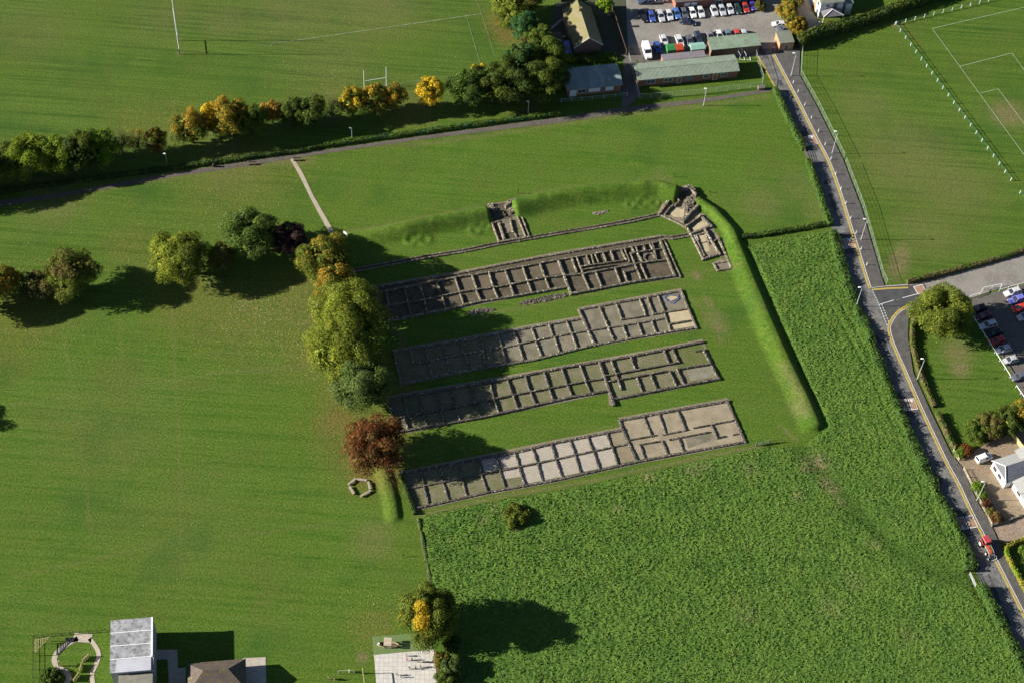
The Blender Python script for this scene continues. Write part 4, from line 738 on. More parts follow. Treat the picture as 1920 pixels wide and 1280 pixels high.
SH = [(1827, 806, 3.0, 3.6, 'olive', 'green', 'olive shrub at the corner of the grass plot by the driveway'), (1856, 796, 3.4, 4.4, 'olive', 'brown', 'broad olive-brown shrub behind the driveway'), (1892, 788, 3.6, 5, 'dark', 'olive', 'dark shrub above the wooden shed fence at the driveway'), (1918, 775, 3.2, 5, 'olive', 'orange', 'tawny shrub at the right edge above the driveway'),
 (1812, 843, 1.5, 1.8, 'rust', 'rust', 'dark red flowering bush at the top of the driveway'), (1800, 848, 1.2, 1.5, 'green', 'lime', 'small green bush beside the cream picket fence'), (1833, 912, 1.3, 1.6, 'lime', 'green', 'bright green garden bush behind the picket fence'), (1841, 928, 1.1, 1.3, 'green', 'lime', 'low green plant under the street lamp by the picket fence'),
 (1851, 945, 1.2, 1.5, 'rust', 'purple', 'crimson bush in the middle of the front garden bed'), (1856, 958, 1.2, 1.5, 'brown', 'olive', 'brownish bush between two crimson ones in the garden bed'), (1868, 969, 1.3, 1.5, 'rust', 'brown', 'crimson-flowered bush at the lower end of the garden bed'),
 (1478, 22, 3.0, 3.5, 'olive', 'orange', 'yellow-brown scrub between car park and concrete drive'), (1492, 45, 3.0, 3.2, 'olive', 'orange', 'orange-tinted scrub above the small brick store'), (1486, 2, 2.8, 3.2, 'yellowgreen', 'brown', 'pale scrub at the top edge beside the white house'), (1497, 68, 2.2, 2.6, 'orange', 'olive', 'orange-leaved bush right of the small brick store'),
 (1425, 12, 1.8, 1.6, 'olive', 'brown', 'low scrub beside the purple car'), (832, 1238, 2.0, 3.2, 'olive', 'rust', 'reddish-green shrub right of the playground'), (846, 1252, 2.6, 3.8, 'silver', 'dark', 'grey-green shrub at the meadow edge by the playground'), (838, 1275, 2.4, 3.4, 'olive', 'dark', 'olive shrub at the bottom edge right of the playground'), (848, 1205, 2.0, 3, 'dark', 'dark', 'dark shrub in the shade right of the dome-shaped tree'),
 (95, 1270, 2.4, 1.4, 'green', 'dark', 'low green ground bush in the school garden'), (1918, 1030, 1.0, 1.6, 'lime', 'green', 'round green bush inside the yellow hedge'), (1560, 50, 1.8, 1.2, 'brown', 'rust', 'russet flower bush below the porch of the white house')]
for px, py, r, H, a, b_, lab in SH: tree(px, py, r, H, a, lab, cb=0, pal2=b_, mixf=.4, cat='bush', name='bush', leaf=.15, dens=1.2)
def hedge(label, pts, w, h, pal, pal2=None, mixf=.2, leaf=.22, dens=1.0, z0=0, rag=.25, step=1.0):
    pw = resample([p for p in PL(pts)], step); n = len(pw); c = sum(pw, Vector((0, 0)))/n; rn = np.random.default_rng(n*7+int(pts[0][0])); pw = [p-c for p in pw]
    root = thing('hedge', label, 'hedge', (c.x, c.y, 0)); mb = MB(); hs = h*(1+rag*(fbm(np.arange(n)*.35, np.zeros(n), 5, 3)-.5)*2); ws = w*(1+rag*(fbm(np.arange(n)*.3, np.ones(n), 8, 3)-.5)*2)
    L, Rr = [], []
    for i, p in enumerate(pw):
        t = (pw[min(i+1, n-1)]-pw[max(i-1, 0)]).normalized(); L.append(Vector((-t.y, t.x)))
    vs = []
    for i, p in enumerate(pw):
        q = ws[i]*.40; hh = hs[i]*.84; nn_ = L[i]
        for a, z in ((-1, -.05), (-.95, hh*.6), (-.5, hh), (.5, hh), (.95, hh*.6), (1, -.05)): vs.append((p.x+nn_.x*q*a, p.y+nn_.y*q*a, z))
    fs = [(i*6+k, i*6+k+1, i*6+7+k, i*6+6+k) for i in range(n-1) for k in range(5)]+[(0, 1, 2, 3, 4, 5), tuple((n-1)*6+k for k in range(6))]
    mb.add(vs, fs); mb.build('shade_core', pm('hedge_core', tuple(x*.55 for x in PALS[pal][0]), tuple(x*.4 for x in PALS[pal][0]), 3), root)  # solid core in darkened leaf tone, inner shade put into the colour
    N = int(n*step*(w+2*h)*13*dens*(.22/leaf)**1.2); k = rn.integers(0, n-1, N); f = rn.random(N); th = rn.uniform(0, math.pi, N)
    pa = np.array([tuple(p) for p in pw]); la = np.array([tuple(p) for p in L]); b_ = pa[k]*(1-f[:, None])+pa[k+1]*f[:, None]; lw = la[k]; W = ws[k]*.5; Hh = hs[k]
    cu, su = np.cos(th), np.sin(th); cu = np.sign(cu)*np.abs(cu)**.6; su = su**.6; r = rn.uniform(.86, 1.12, N)
    q = np.c_[b_+lw*(cu*W*r)[:, None], su*Hh*r]; nn = np.c_[lw*cu[:, None], su]
    pl = np.array(PALS[pal]); p2 = np.array(PALS[pal2 or pal]); sel_ = (fbm(q[:, 0]*.4+50, q[:, 1]*.4+50, 9, 2)+rn.uniform(-.1, .1, N)) < (.3+mixf*.5); tt = np.where(sel_[:, None], p2[rn.integers(0, 3, N)], pl[rn.integers(0, 3, N)])*rn.uniform(.75, 1.3, (N, 1))
    V, C = leafquads(q, nn, leaf, tt, rn); o = npmesh('foliage', V, np.arange(len(V)).reshape(-1, 4), LV, {'tint': C}); o.parent = root; return root
PALS['verge'] = [(.066, .132, .022), (.090, .155, .030), (.050, .108, .018)]; PALS['gold'] = [(.26, .24, .03), (.32, .28, .04), (.20, .20, .03)]; PALS['straw'] = [(.15, .13, .05), (.19, .155, .07), (.11, .11, .035)]
hedge('clipped green hedge along the far side of the footpath', [(606, 275), (700, 261), (800, 248), (900, 234), (1000, 221), (1052, 214)], 1.5, 1.2, 'green', 'bluegreen', .3)
hedge('shaded part of the footpath hedge under the left trees', [(-40, 368), (60, 352), (150, 340), (250, 326), (330, 316), (400, 306), (480, 294), (560, 284), (604, 276)], 1.5, 1.1, 'dark', 'green', .3)  # darker leaf palette here, the trees' shade is painted into the leaves
hedge('tall ragged hedge between the grass field and the upper lane', [(1452, 170), (1468, 205), (1485, 240), (1500, 268), (1507, 283)], 1.7, 1.5, 'verge', 'green', .4)
hedge('ragged hedge beside the lane from the field gate down to the cross hedge', [(1514, 304), (1528, 345), (1545, 395), (1556, 425)], 1.7, 1.6, 'verge', 'green', .4)
hedge('long overgrown hedge between the meadow and the lane', [(1560, 440), (1577, 500), (1597, 560), (1626, 625), (1648, 690), (1674, 748), (1698, 806), (1728, 872), (1758, 932), (1790, 990), (1812, 1035), (1818, 1072)], 2.6, 1.55, 'verge', 'green', .25, rag=.6)
hedge('overgrown hedge along the lane below the field gate', [(1838, 1102), (1868, 1158), (1910, 1238), (1980, 1365)], 2.6, 1.7, 'verge', 'green', .25, rag=.6)
hedge('dark cross hedge between the grass field and the rough meadow', [(1392, 446), (1430, 441), (1480, 433), (1552, 420)], 1.3, 1.0, 'dark', 'green', .5)
hedge('tall dark hedge behind the top right playing field', [(1494, 88), (1530, 72), (1580, 56), (1640, 38), (1690, 18), (1740, 2), (1800, -18)], 3.0, 3.4, 'dark', 'olive', .3, leaf=.3)
hedge('low hedge between football field and side road', [(1700, 531), (1740, 522), (1800, 506), (1860, 490), (1920, 472), (2000, 450)], 1.2, 1.3, 'straw', 'green', .3)
hedge('low brown hedge between pavement and the grass corner plot', [(1716, 598), (1709, 620), (1710, 650), (1722, 695), (1742, 745), (1752, 763)], 1.1, 1.3, 'straw', 'olive', .4)
hedge('short brown hedge further down the pavement', [(1756, 775), (1770, 805), (1786, 835), (1792, 842)], 1.2, 1.2, 'straw', 'green', .5)
hedge('clipped golden hedge at the right edge beside the tractor', [(1935, 1008), (1905, 1018), (1886, 1028), (1886, 1040), (1900, 1068), (1925, 1112), (1960, 1170)], 1.0, 1.3, 'gold', 'lime', .3)
hedge('ivy-covered bank between the clubhouse and the bungalow', [(1062, 112), (1100, 112), (1155, 108)], 3.2, 1.0, 'green', 'lime', .4)
hedge('overgrown wire fence line beside the left end of the nearest barrack ruin', [(754, 893), (762, 920), (772, 950), (778, 964)], .9, .9, 'dark', 'green', .4, leaf=.16)
hedge('thin weedy fence line between lawn and meadow', [(784, 972), (794, 1020), (804, 1070), (808, 1094)], .8, .35, 'silver', 'verge', .5, leaf=.16, dens=.5, rag=1.2)
hedge('planted flower bed edge behind the playground', [(818, 1222), (822, 1250), (826, 1290)], .7, .6, 'rust', 'brown', .5, leaf=.15)
# ================================================================ BUILDINGS
BR = pm('red_brick', (.27, .115, .075), (.22, .09, .06), 2, .9, (.32, .17, .11), 9); BRB = pm('brown_brick', (.20, .13, .085), (.16, .10, .07), 2, .9, (.26, .18, .12), 9); BRO = pm('orange_brick', (.45, .22, .11), (.38, .18, .09), 2, .9, (.5, .3, .2), 9)
WH = pm('white_render', (.66, .65, .62), (.58, .57, .54), 1, .8); WHP = pm('white_paint', (.78, .78, .78), (.7, .7, .7), 3, .5); GLS = pm('window_glass', (.03, .035, .04), (.05, .055, .06), 2, .1, spec=.8)
def rectpx(FL, FR, BL, z):
    a, b, c = P(*FL, z), P(*FR, z), P(*BL, z); u = (b-a); L = u.length; u.normalize(); v = Vector((-u.y, u.x, 0)); W = (c-a).dot(v); return a, u, L, W
def building(name, label, FL, FR, BL, eave, rise, wall, roof, kind='gable', over=.35, front=(), side=(), cat='building', right=(), axis_='x', ridge=None, thick=.14, chimney=None):
    """front-left, front-right and back-left roof corners on the survey sheet at eave height"""
    a, u, L, W = rectpx(FL, FR, BL, eave); rz = math.atan2(u.y, u.x); root = thing(name, label, cat, (a.x, a.y, 0), rz); o = over
    mb = MB(); x0, x1, y0, y1 = o, L-o, o, W-o
    if kind == 'gable':
        ym = W/2
        mb.poly([(x0, y0), (x1, y0), (x1, y1), (x0, y1)], 0, eave-.02)
        zt = eave+rise*(1-o/(W/2))-.06; mb.add([(x0, y0, eave-.02), (x0, y1, eave-.02), (x0, ym, eave+rise-.14), (x1, y0, eave-.02), (x1, y1, eave-.02), (x1, ym, eave+rise-.14)], [(0, 2, 1), (3, 4, 5), (0, 3, 5, 2), (1, 2, 5, 4)])
        rb_ = MB(); rb_.add([(0, 0, eave), (L, 0, eave), (L, ym, eave+rise), (0, ym, eave+rise), (0, W, eave), (L, W, eave), (0, 0, eave+thick), (L, 0, eave+thick), (L, ym, eave+rise+thick), (0, ym, eave+rise+thick), (0, W, eave+thick), (L, W, eave+thick)],
                        [(0, 3, 2, 1), (3, 4, 5, 2), (6, 7, 8, 9), (9, 8, 11, 10), (0, 1, 7, 6), (4, 10, 11, 5), (0, 6, 9, 3), (3, 9, 10, 4), (1, 2, 8, 7), (2, 5, 11, 8)])
    elif kind == 'hip':
        mb.poly([(x0, y0), (x1, y0), (x1, y1), (x0, y1)], 0, eave-.02); rb_ = MB(); h = min(L, W)/2
        r0, r1 = ((h, W/2), (L-h, W/2)) if L >= W else ((L/2, h), (L/2, W-h))
        vs = [(0, 0, eave), (L, 0, eave), (L, W, eave), (0, W, eave), (r0[0], r0[1], eave+rise), (r1[0], r1[1], eave+rise)]
        fs = [(0, 3, 2, 1)]+([(0, 1, 5, 4), (1, 2, 5), (2, 3, 4, 5), (3, 0, 4)] if L > W+.01 else [(0, 1, 4), (1, 2, 5, 4), (2, 3, 5), (3, 0, 4, 5)] if W > L+.01 else [(0, 1, 4), (1, 2, 4), (2, 3, 4), (3, 0, 4)]); rb_.add(vs, fs)
    elif kind == 'mono':
        mb.poly([(x0, y0), (x1, y0), (x1, y1), (x0, y1)], 0, eave-.1); mb.add([(x0, y0, eave-.1), (x1, y0, eave-.1), (x1, y1, eave-.1), (x0, y1, eave-.1), (x1, y1, eave+rise-.1), (x0, y1, eave+rise-.1)], [(0, 1, 4, 5), (0, 5, 3), (1, 2, 4), (2, 3, 5, 4)])
        rb_ = MB().add([(0, 0, eave), (L, 0, eave), (L, W, eave+rise), (0, W, eave+rise), (0, 0, eave+thick), (L, 0, eave+thick), (L, W, eave+rise+thick), (0, W, eave+rise+thick)], [(0, 3, 2, 1), (4, 5, 6, 7), (0, 1, 5, 4), (1, 2, 6, 5), (2, 3, 7, 6), (3, 0, 4, 7)])
    mb.build('wall', wall, root); rf = rb_.build('roof', roof, root)
    if kind == 'gable': MB().box(-.03, L+.03, W/2-.1, W/2+.1, eave+rise+thick-.03, eave+rise+thick+.05).build('ridge_cap', roof, rf)
    for face, lst in (('f', front), ('l', side), ('r', right)):
        for it in lst:
            nm, s, z, w, h, mt = it[:6]; fr = it[6] if len(it) > 6 else WHP
            def bx(grow, dep, m_, n_, par):
                g = grow; s0, s1, z0, z1 = s-g, s+w+g, z-g, z+h+g
                if face == 'f': q = MB().box(s0, s1, o-dep, o+.03, z0, z1)
                elif face == 'l': q = MB().box(o-dep, o+.03, s0, s1, z0, z1)
                else: q = MB().box(L-o-.03, L-o+dep, s0, s1, z0, z1)
                return q.build(n_, m_, par)
            if nm == 'window': w_ = bx(.0, .05, mt, 'window', root); 
            else: w_ = bx(0, .05, mt, nm, root)
            if nm in ('window', 'door'):
                fm = MB(); dd = .09
                def pc(s0, s1, z0, z1):
                    if face == 'f': fm.box(s0, s1, o-dd, o-.005, z0, z1)
                    elif face == 'l': fm.box(o-dd, o-.005, s0, s1, z0, z1)
                    else: fm.box(L-o+.005, L-o+dd, s0, s1, z0, z1)
                t_ = .09; pc(s-t_, s, z-t_, z+h+t_); pc(s+w, s+w+t_, z-t_, z+h+t_); pc(s, s+w, z+h, z+h+t_); pc(s, s+w, z-t_, z); 
                if w > 1.1:
                    k = int(w/.8)
                    for i in range(1, k): pc(s+w*i/k-.03, s+w*i/k+.03, z, z+h)
                fm.build('frame', fr, w_)
    if chimney:
        cx_, cy_, ch = chimney; q = MB().box(cx_-.35, cx_+.35, cy_-.3, cy_+.3, eave, eave+rise+ch); q.box(cx_-.42, cx_+.42, cy_-.37, cy_+.37, eave+rise+ch, eave+rise+ch+.12); c_ = q.build('chimney', wall, rf)

    return root
GM = pm('green_sheet_roof', (.235, .285, .215), (.205, .245, .185), .5, .6, (.16, .19, .13), 1.2, stripes=('X', .9, .3)); GM2 = pm('grey_green_roof', (.20, .25, .24), (.16, .20, .185), .35, .6, (.30, .35, .35), .5, obj=True, st=(1, .3, 1))
MOSS = pm('mossy_tile_roof', (.17, .155, .065), (.21, .165, .11), .6, .95, (.15, .17, .04), 2.5, stripes=('X', 1.2, .25)); FELT = pm('felt_roof', (.155, .17, .13), (.125, .135, .105), .5, .8, (.2, .2, .17), 1.5)
SHUT = pm('white_shutter', (.68, .68, .70), (.60, .60, .62), 3, .5, stripes=None)

# bungalow: ridge runs away from the viewer, so its long side is the left one
def bungalow():
    z = 2.7; a = P(1076, 91, z); b = P(1131, 85, z); u = (b-a); W = u.length; u.normalize(); v = Vector((-u.y, u.x, 0)); L = abs((P(1064, 18, z)-a).dot(v)); rz = math.atan2(u.y, u.x)
    root = thing('bungalow', 'brown brick bungalow with a steep mossy tiled roof left of the car park', 'house', (a.x, a.y, 0), rz); rise = 3.1; o = .3; mb = MB()
    mb.poly([(o, o), (W-o, o), (W-o, L-o), (o, L-o)], 0, z-.02); mb.add([(o, o, z-.02), (W-o, o, z-.02), (W/2, o, z+rise-.25), (o, L-o, z-.02), (W-o, L-o, z-.02), (W/2, L-o, z+rise-.25)], [(0, 1, 2), (3, 5, 4), (0, 2, 5, 3), (1, 4, 5, 2)]); mb.build('wall', BRB, root)
    t = .16; rb_ = MB()
    for s in (0, 1):
        x0 = 0 if s == 0 else W; vs = [(x0, 0, z-.05), (W/2, 0, z+rise), (W/2, L, z+rise), (x0, L, z-.05)]; vs += [(x, y, q+t) for x, y, q in vs]; rb_.add(vs, [(0, 1, 2, 3), (7, 6, 5, 4), (0, 4, 5, 1), (3, 2, 6, 7), (0, 3, 7, 4), (1, 5, 6, 2)])
    rf = rb_.build('roof', MOSS, root); q = MB()
    for s in (0, W): q.bar((s, -.04, z+.05), (W/2, -.04, z+rise+.12), .06, .2)
    q.build('barge_board', WHP, rf); q = MB().box(W/2-.5, W/2+.25, L*.70, L*.70+.6, z+rise-.5, z+rise+1.0); q.box(W/2-.57, W/2+.32, L*.70-.07, L*.70+.67, z+rise+1.0, z+rise+1.12); q.build('chimney', BRB, rf)
    q = MB().box(o-.05, o+.02, L*.3, L*.3+1.6, 1, 2.1); q.build('window', GLS, root); MB().box(o-.05, o+.02, L*.6, L*.6+1.2, 1, 2.1).build('window', GLS, root); return root
bungalow()
building('clubhouse', 'clubhouse with grey-green roof and white shuttered windows at the end of the footpath', (1064, 170), (1168, 160), (1059, 129), 2.7, 1.0, BR, GM2, front=[('door', .9, .1, 1.6, 2.0, SHUT), ('window', 3.0, 1.0, 2.1, 1.2, GLS), ('shutter', 5.9, .9, 3.2, 1.35, SHUT), ('shutter', 10.5, .9, 2.2, 1.35, SHUT)])
building('long_pavilion', 'long low brick changing pavilion with pale green sheet roof', (1195, 152), (1387, 134), (1182, 121), 2.6, .9, BR, GM, front=[('window', 2.8, 1, 2.2, 1.1, GLS), ('window', 7.6, 1, 2.2, 1.1, GLS), ('door', 11.3, .05, 1.0, 2.05, BRB), ('shutter', 13.4, .5, 2.4, 1.6, pm('grey_shutter', (.16, .17, .19), None, 3, .5)), ('window', 18.5, 1, 1.5, 1.0, GLS), ('door', 21.2, .05, 1.1, 2.05, pm('orange_door', (.42, .14, .05), None, 3, .5)), ('window', 23.4, 1, 1.6, 1, GLS)])
building('shed', 'long brick shed with plain green sloping roof behind the pavilion', (1333, 95), (1427, 86), (1326, 73), 2.9, .35, BRB, pm('moss_green_roof', (.205, .265, .195), (.17, .215, .15), .45, .7, (.12, .16, .09), 1.0), 'mono', over=.25, front=[('door', 8, .05, 1.0, 2.0, GLS)])
building('container_row', 'low red brick store with dark grey ribbed roof panels behind the pavilion', (1243, 115), (1323, 107), (1240, 104), 2.1, .2, BR, pm('ribbed_roof', (.23, .22, .24), (.18, .17, .19), 1, .6, (.3, .2, .18), .5, stripes=('X', 1.3, .4)), 'mono', over=.1)
building('brick_store', 'small orange brick store with flat dark roof at the top of the lane', (1462.5, 82.5), (1490, 80), (1454, 60), 2.9, .12, BRO, FELT, 'mono', over=.12, front=[('door', 1.5, .05, 1.2, 2, BRB)])
building('brick_hall', 'red brick building cut by the top edge behind the row of cars', (1266, 6), (1425, -8), (1256, -30), 3.0, 1.0, BR, pm('dark_roof', (.12, .11, .1)), front=[('window', 3, 1.2, 1.4, 1, WHP), ('window', 5, 1.2, 1.4, 1, WHP), ('window', 12, 1.2, 1.6, 1, GLS), ('window', 19, 1.2, 1.6, 1, GLS)])
hs = building('house', 'two-storey white and brick house with a small hipped porch at the top edge', (1539, 8), (1585, 3), (1512, -52), 5.4, .5, WH, FELT, 'hip', over=.25, front=[('window', 1.9, 3.6, 1.0, 1.1, GLS), ('shutter', 4.0, 2.9, 1.2, 1.9, BRB), ('window', 4.2, 1.0, 1.1, 1.2, GLS)], side=[('window', 1.2, 3.4, 1.1, 1.2, GLS), ('brick_panel', 3.0, .1, 1.8, 5.0, BRO), ('window', 6.0, 3.4, 1.1, 1.2, GLS), ('brick_panel', 8.2, .1, 1.6, 5.0, BRO), ('window', .9, .9, 1.3, 1.2, GLS)], cat='house')
a, u, L, W = rectpx((1539, 8), (1585, 3), (1512, -40), 5.4)
mb = MB().add([(.6, -2.4, 2.5), (L-.6, -2.4, 2.5), (L-.6, .2, 2.5), (.6, .2, 2.5), (L/2, .2, 3.7), (L/2, -.8, 3.7)], [(0, 3, 2, 1), (0, 1, 5), (1, 2, 4, 5), (3, 0, 5, 4), (2, 3, 4)])
po = mb.build('porch_roof', pm('slate', (.21, .19, .20), (.16, .15, .16), 2, .7, stripes=('Y', 2, .3)), hs); q = MB()
for e in ((.6, -2.4), (L-.6, -2.4)): q.bar((e[0], e[1], 2.58), (L/2, -.8, 3.76), .12, .1); q.tube((e[0]+(.15 if e[0] < 2 else -.15), -2.25, 0), (e[0]+(.15 if e[0] < 2 else -.15), -2.25, 2.5), .07)
q.build('porch_frame', WHP, po)
building('annexe', 'white rendered end wall of an annexe right of the white house', (1588, 8), (1601, 7), (1585, -30), 4.2, .3, WH, FELT, 'mono', over=.2, cat='building')
# school buildings
SL = building('school_hall', 'tall hall with stained pale grey flat roof beside the school garden', (206, 1262), (288, 1255), (201, 1165), 6.2, .35, pm('grey_cladding', (.30, .30, .31), (.25, .25, .26), 1, .7), None or pm('stained_pale_roof', (.33, .33, .345), (.22, .22, .225), .5, .7, (.10, .095, .08), 1.1), 'mono', over=.15)
a, u, L, W = rectpx((206, 1262), (288, 1255), (201, 1165), 6.2); mb = MB()
for k in range(1, 4): mb.box(0, L-.2, W*k/4.0-.07, W*k/4.0+.07, 6.2, 6.2+.35*k/4+.26)
mb.box(L-.45, L-.15, W*.25, W, 6.3, 6.75); mb.build('roof_rib', WHP, SL)
MB().box(1.3, L-.5, -.1, W*.25-.15, 6.30, 6.58).build('roof_panel', pm('white_membrane', (.44, .44, .47), (.39, .39, .42), .4, .6), SL)
MB().box(1.6, L-.3, -9, -.12, 0, 5.3).build('lower_wing', pm('weathered_roof', (.22, .21, .17), (.17, .165, .13), .4, .9), SL)
building('classroom_block', 'square classroom block with brown tiled pyramid roof and yellow mossy ridges', (352, 1300), (462, 1291), (347, 1243), 2.8, 3.0, BRB, pm('brown_tile', (.115, .092, .078), (.090, .070, .060), .6, .9, (.17, .13, .04), 1.1, stripes=('X', 1.6, .3)), 'hip', over=.5)
def mkbung():
    z = 2.7; root = None
    a, b = P(1859, 863, z), P(1886, 906, z); u = (b-a).normalized(); v = Vector((-u.y, u.x, 0)); L = (b-a).length; rz = math.atan2(u.y, u.x); root = thing('white_bungalow', 'white rendered bungalow with pale grey hipped roof and dark slate slope at the right edge', 'house', (a.x, a.y, 0), rz)
    RG = pm('pale_grey_tiles', (.30, .30, .28), (.265, .265, .25), 2, .8, (.33, .33, .31), 8); SLT = pm('blue_slate', (.15, .16, .19), (.20, .21, .24), 2, .6, stripes=('X', 2.2, .5))
    D = 26; L2 = L+9.5; MB().box(.35, L-.35, .35, 9, 0, z).build('wall', WH, root); MB().box(L-.3, L2, 2.2, D, 0, z).build('wall', WH, root)
    # main hip roof over everything behind, wing roof with slate slope, overhang shade coloured into its gable
    zr = z+1.9; r = MB(); r.add([(L-.05, 1.6, z), (L2+.3, 1.6, z), (L2+.3, 11, z+3), (-.1, 11, z+3), (-.1, 5.7, z+1.3), (L-.05, 5.7, z+1.3), (-.1, 20, z), (L2+.3, 20, z)], [(0, 1, 2, 3, 4, 5), (3, 2, 7, 6), (1, 7, 2), (4, 3, 6)]); r.build('roof', RG, root)
    w = MB(); w.add([(0, 0, z), (L/2, 1.2, zr), (L/2, 7.56, zr), (0, 7.5, z)], [(0, 1, 2, 3)]); w.build('wing_roof', RG, root)
    MB().add([(L, 0, z), (L, 7.5, z), (L/2, 7.56, zr), (L/2, 1.2, zr)], [(0, 1, 2, 3)]).build('slate_slope', SLT, root); MB().add([(.2, .3, z), (L-.2, .3, z), (L/2, 1.3, zr-.12)], [(0, 1, 2)]).build('gable', pm('shaded_gable', (.12, .12, .13), None, 2), root); q = MB()  # dark gable colour stands for the shade under the roof overhang
    for e in ((0, 0), (L, 0)): q.bar((e[0], e[1]-.02, z+.06), (L/2, 1.18, z+1.94), .14, .1)
    q.build('white_verge', WHP, root)
    for x in (1.0, 3.1, L+2.0, L+5.0):
        y = .35 if x < L else 2.2; wi = MB().box(x, x+1.3, y-.04, y+.03, .9, 2.1).build('window', GLS, root); MB().box(x-.1, x+1.4, y-.1, y-.05, .8, .88).build('sill', WHP, wi)
mkbung()

# ================================================================ VEHICLES
GC = pm('car_glass', (.03, .035, .045), None, 3, .08, spec=.9); TY = pm('tyre', (.02, .02, .02), None, 3, .9); LM = pm('lamp_glass', (.75, .75, .72), None, 3, .2); RL_ = pm('rear_lamp', (.4, .02, .02), None, 3, .3)
def loft(mb, secs, close=True):
    """secs: list of (x, halfwidth_bottom, halfwidth_top, z0, z1)"""
    vs = []
    for x, wb, wt, z0, z1 in secs: vs += [(x, -wb, z0), (x, -wb, z0+(z1-z0)*.55), (x, -wt, z1), (x, wt, z1), (x, wb, z0+(z1-z0)*.55), (x, wb, z0)]
    n = len(secs); fs = [(i*6+k, (i+1)*6+k, (i+1)*6+(k+1) % 6, i*6+(k+1) % 6) for i in range(n-1) for k in range(6)]
    fs += [tuple(range(6)), tuple((n-1)*6+k for k in range(6))[::-1]]; mb.add(vs, fs)
protos = {}
def car_proto(kind, col):
    k = (kind, col)
    if k in protos: return protos[k]
    root = bpy.data.objects.new('parked_car', None); COL.objects.link(root); pt = paint(col, .25, 0 if max(col) > .5 else .0)
    if kind == 'van': L, W, hb, ht = 5.6, 1.0, 1.25, 2.25
    elif kind == 'estate': L, W, hb, ht = 4.6, .88, .86, 1.46
    elif kind == 'smallvan': L, W, hb, ht = 4.2, .86, .95, 1.78
    else: L, W, hb, ht = 4.1, .86, .88, 1.46
    h = L/2; b = MB()
    loft(b, [(-h, W*.86, W*.80, .38, hb*.78), (-h+.12, W*.97, W*.90, .26, hb), (-h*.4, W, W*.94, .22, hb+.03), (h*.35, W, W*.94, .22, hb+.02), (h*.55, W, W*.90, .22, hb-.02), (h-.35, W*.95, W*.82, .24, hb*.84), (h, W*.78, W*.66, .34, hb*.66)])
    g = MB(); r = MB()
    if kind == 'van': S = [(-h+.12, -h+.18), (h*.50, h*.30)]
    elif kind == 'smallvan': S = [(-h+.12, -h+.2), (h*.46, h*.20)]
    elif kind == 'estate': S = [(-h+.22, -h+.5), (h*.42, h*.06)]
    else: S = [(-h+.2, -h+.62), (h*.42, h*.05)]
    (xb, xbt), (xf, xft) = S; wt = W*.72 if kind != 'van' else W*.86; wl_ = W*.93
    g.add([(xb, -wl_, hb), (xf, -wl_, hb), (xf, wl_, hb), (xb, wl_, hb), (xbt, -wt, ht-.06), (xft, -wt, ht-.06), (xft, wt, ht-.06), (xbt, wt, ht-.06)], [(0, 1, 5, 4), (1, 2, 6, 5), (2, 3, 7, 6), (3, 0, 4, 7), (4, 5, 6, 7)])
    r.add([(xbt-.03, -wt-.02, ht-.07), (xft+.03, -wt-.02, ht-.07), (xft+.03, wt+.02, ht-.07), (xbt-.03, wt+.02, ht-.07), (xbt+.12, -wt+.1, ht), (xft-.15, -wt+.1, ht), (xft-.15, wt-.1, ht), (xbt+.12, wt-.1, ht)], [(0, 3, 2, 1), (0, 1, 5, 4), (1, 2, 6, 5), (2, 3, 7, 6), (3, 0, 4, 7), (4, 5, 6, 7)])
    for s in (-1, 1):  # pillars
        for (x0, x1) in ((xb, xbt), (xf, xft), ((xb+xf)/2-.1, (xbt+xft)/2)): r.bar((x0, s*(wl_+.012), hb-.02), (x1, s*(wt+.015), ht-.05), .1, .07)
        if kind in ('van', 'smallvan'): r.add([(xb, s*(wl_+.01), hb), ((xb*.35+xf*.65), s*(wl_+.01), hb), ((xbt*.35+xft*.65), s*(wt+.015), ht-.06), (xbt, s*(wt+.015), ht-.06)], [(0, 1, 2, 3)])
    bo = b.build('body', pt, root, smooth=False); g.build('window', GC, root); r.build('roof', pt, root)
    for x in (-h*.62, h*.62):
        for s in (-1, 1):
            w_ = MB().tube((x, s*(W-.18), .31), (x, s*(W+.02), .31), .31, .31, 14).build('wheel', TY, root); MB().tube((x, s*(W+.02), .31), (x, s*(W+.035), .31), .19, .17, 10).build('rim', paint((.45, .45, .46), .3), w_)
    for s in (-1, 1):
        MB().box(h-.16, h-.05, s*W*.62-.17, s*W*.62+.17, hb*.60, hb*.74).build('headlight', LM, root); MB().box(-h-.01, -h+.08, s*W*.68-.12, s*W*.68+.12, hb*.62, hb*.9).build('rear_light', RL_, root)
        MB().box(xf-.25, xf-.1, s*(W+.02)-.09, s*(W+.02)+.09, hb+.0, hb+.14).build('wing_mirror', pt, root)
    protos[k] = [root, False]; return protos[k]
def place_car(kind, col, px, py, a, b, label, group, z=.03, dz=.75):
    pr = car_proto(kind, col); root = pr[0] if not pr[1] else copy_tree(pr[0]); pr[1] = True
    w = P(px, py, dz); d = P(*b)-P(*a); root.location = (w.x, w.y, z); root.rotation_euler = (0, 0, math.atan2(d.y, d.x)); tag(root, label, 'van' if kind in ('van', 'smallvan') else 'car', group); root.name = 'parked_van' if 'van' in kind else 'parked_car'
WHc, SI, SI2, BK, BL_, NV, RD, DG, GRc, PU = (.74, .74, .74), (.46, .47, .49), (.55, .55, .56), (.018, .018, .022), (.05, .09, .36), (.03, .035, .07), (.40, .04, .035), (.02, .05, .04), (.10, .11, .13), (.07, .05, .36)
down = ((1204, 14), (1214, 40)); gA, gB, gC = 'cars in the back row of the car park', 'cars in the front row of the car park', 'cars in the car park at the right edge'
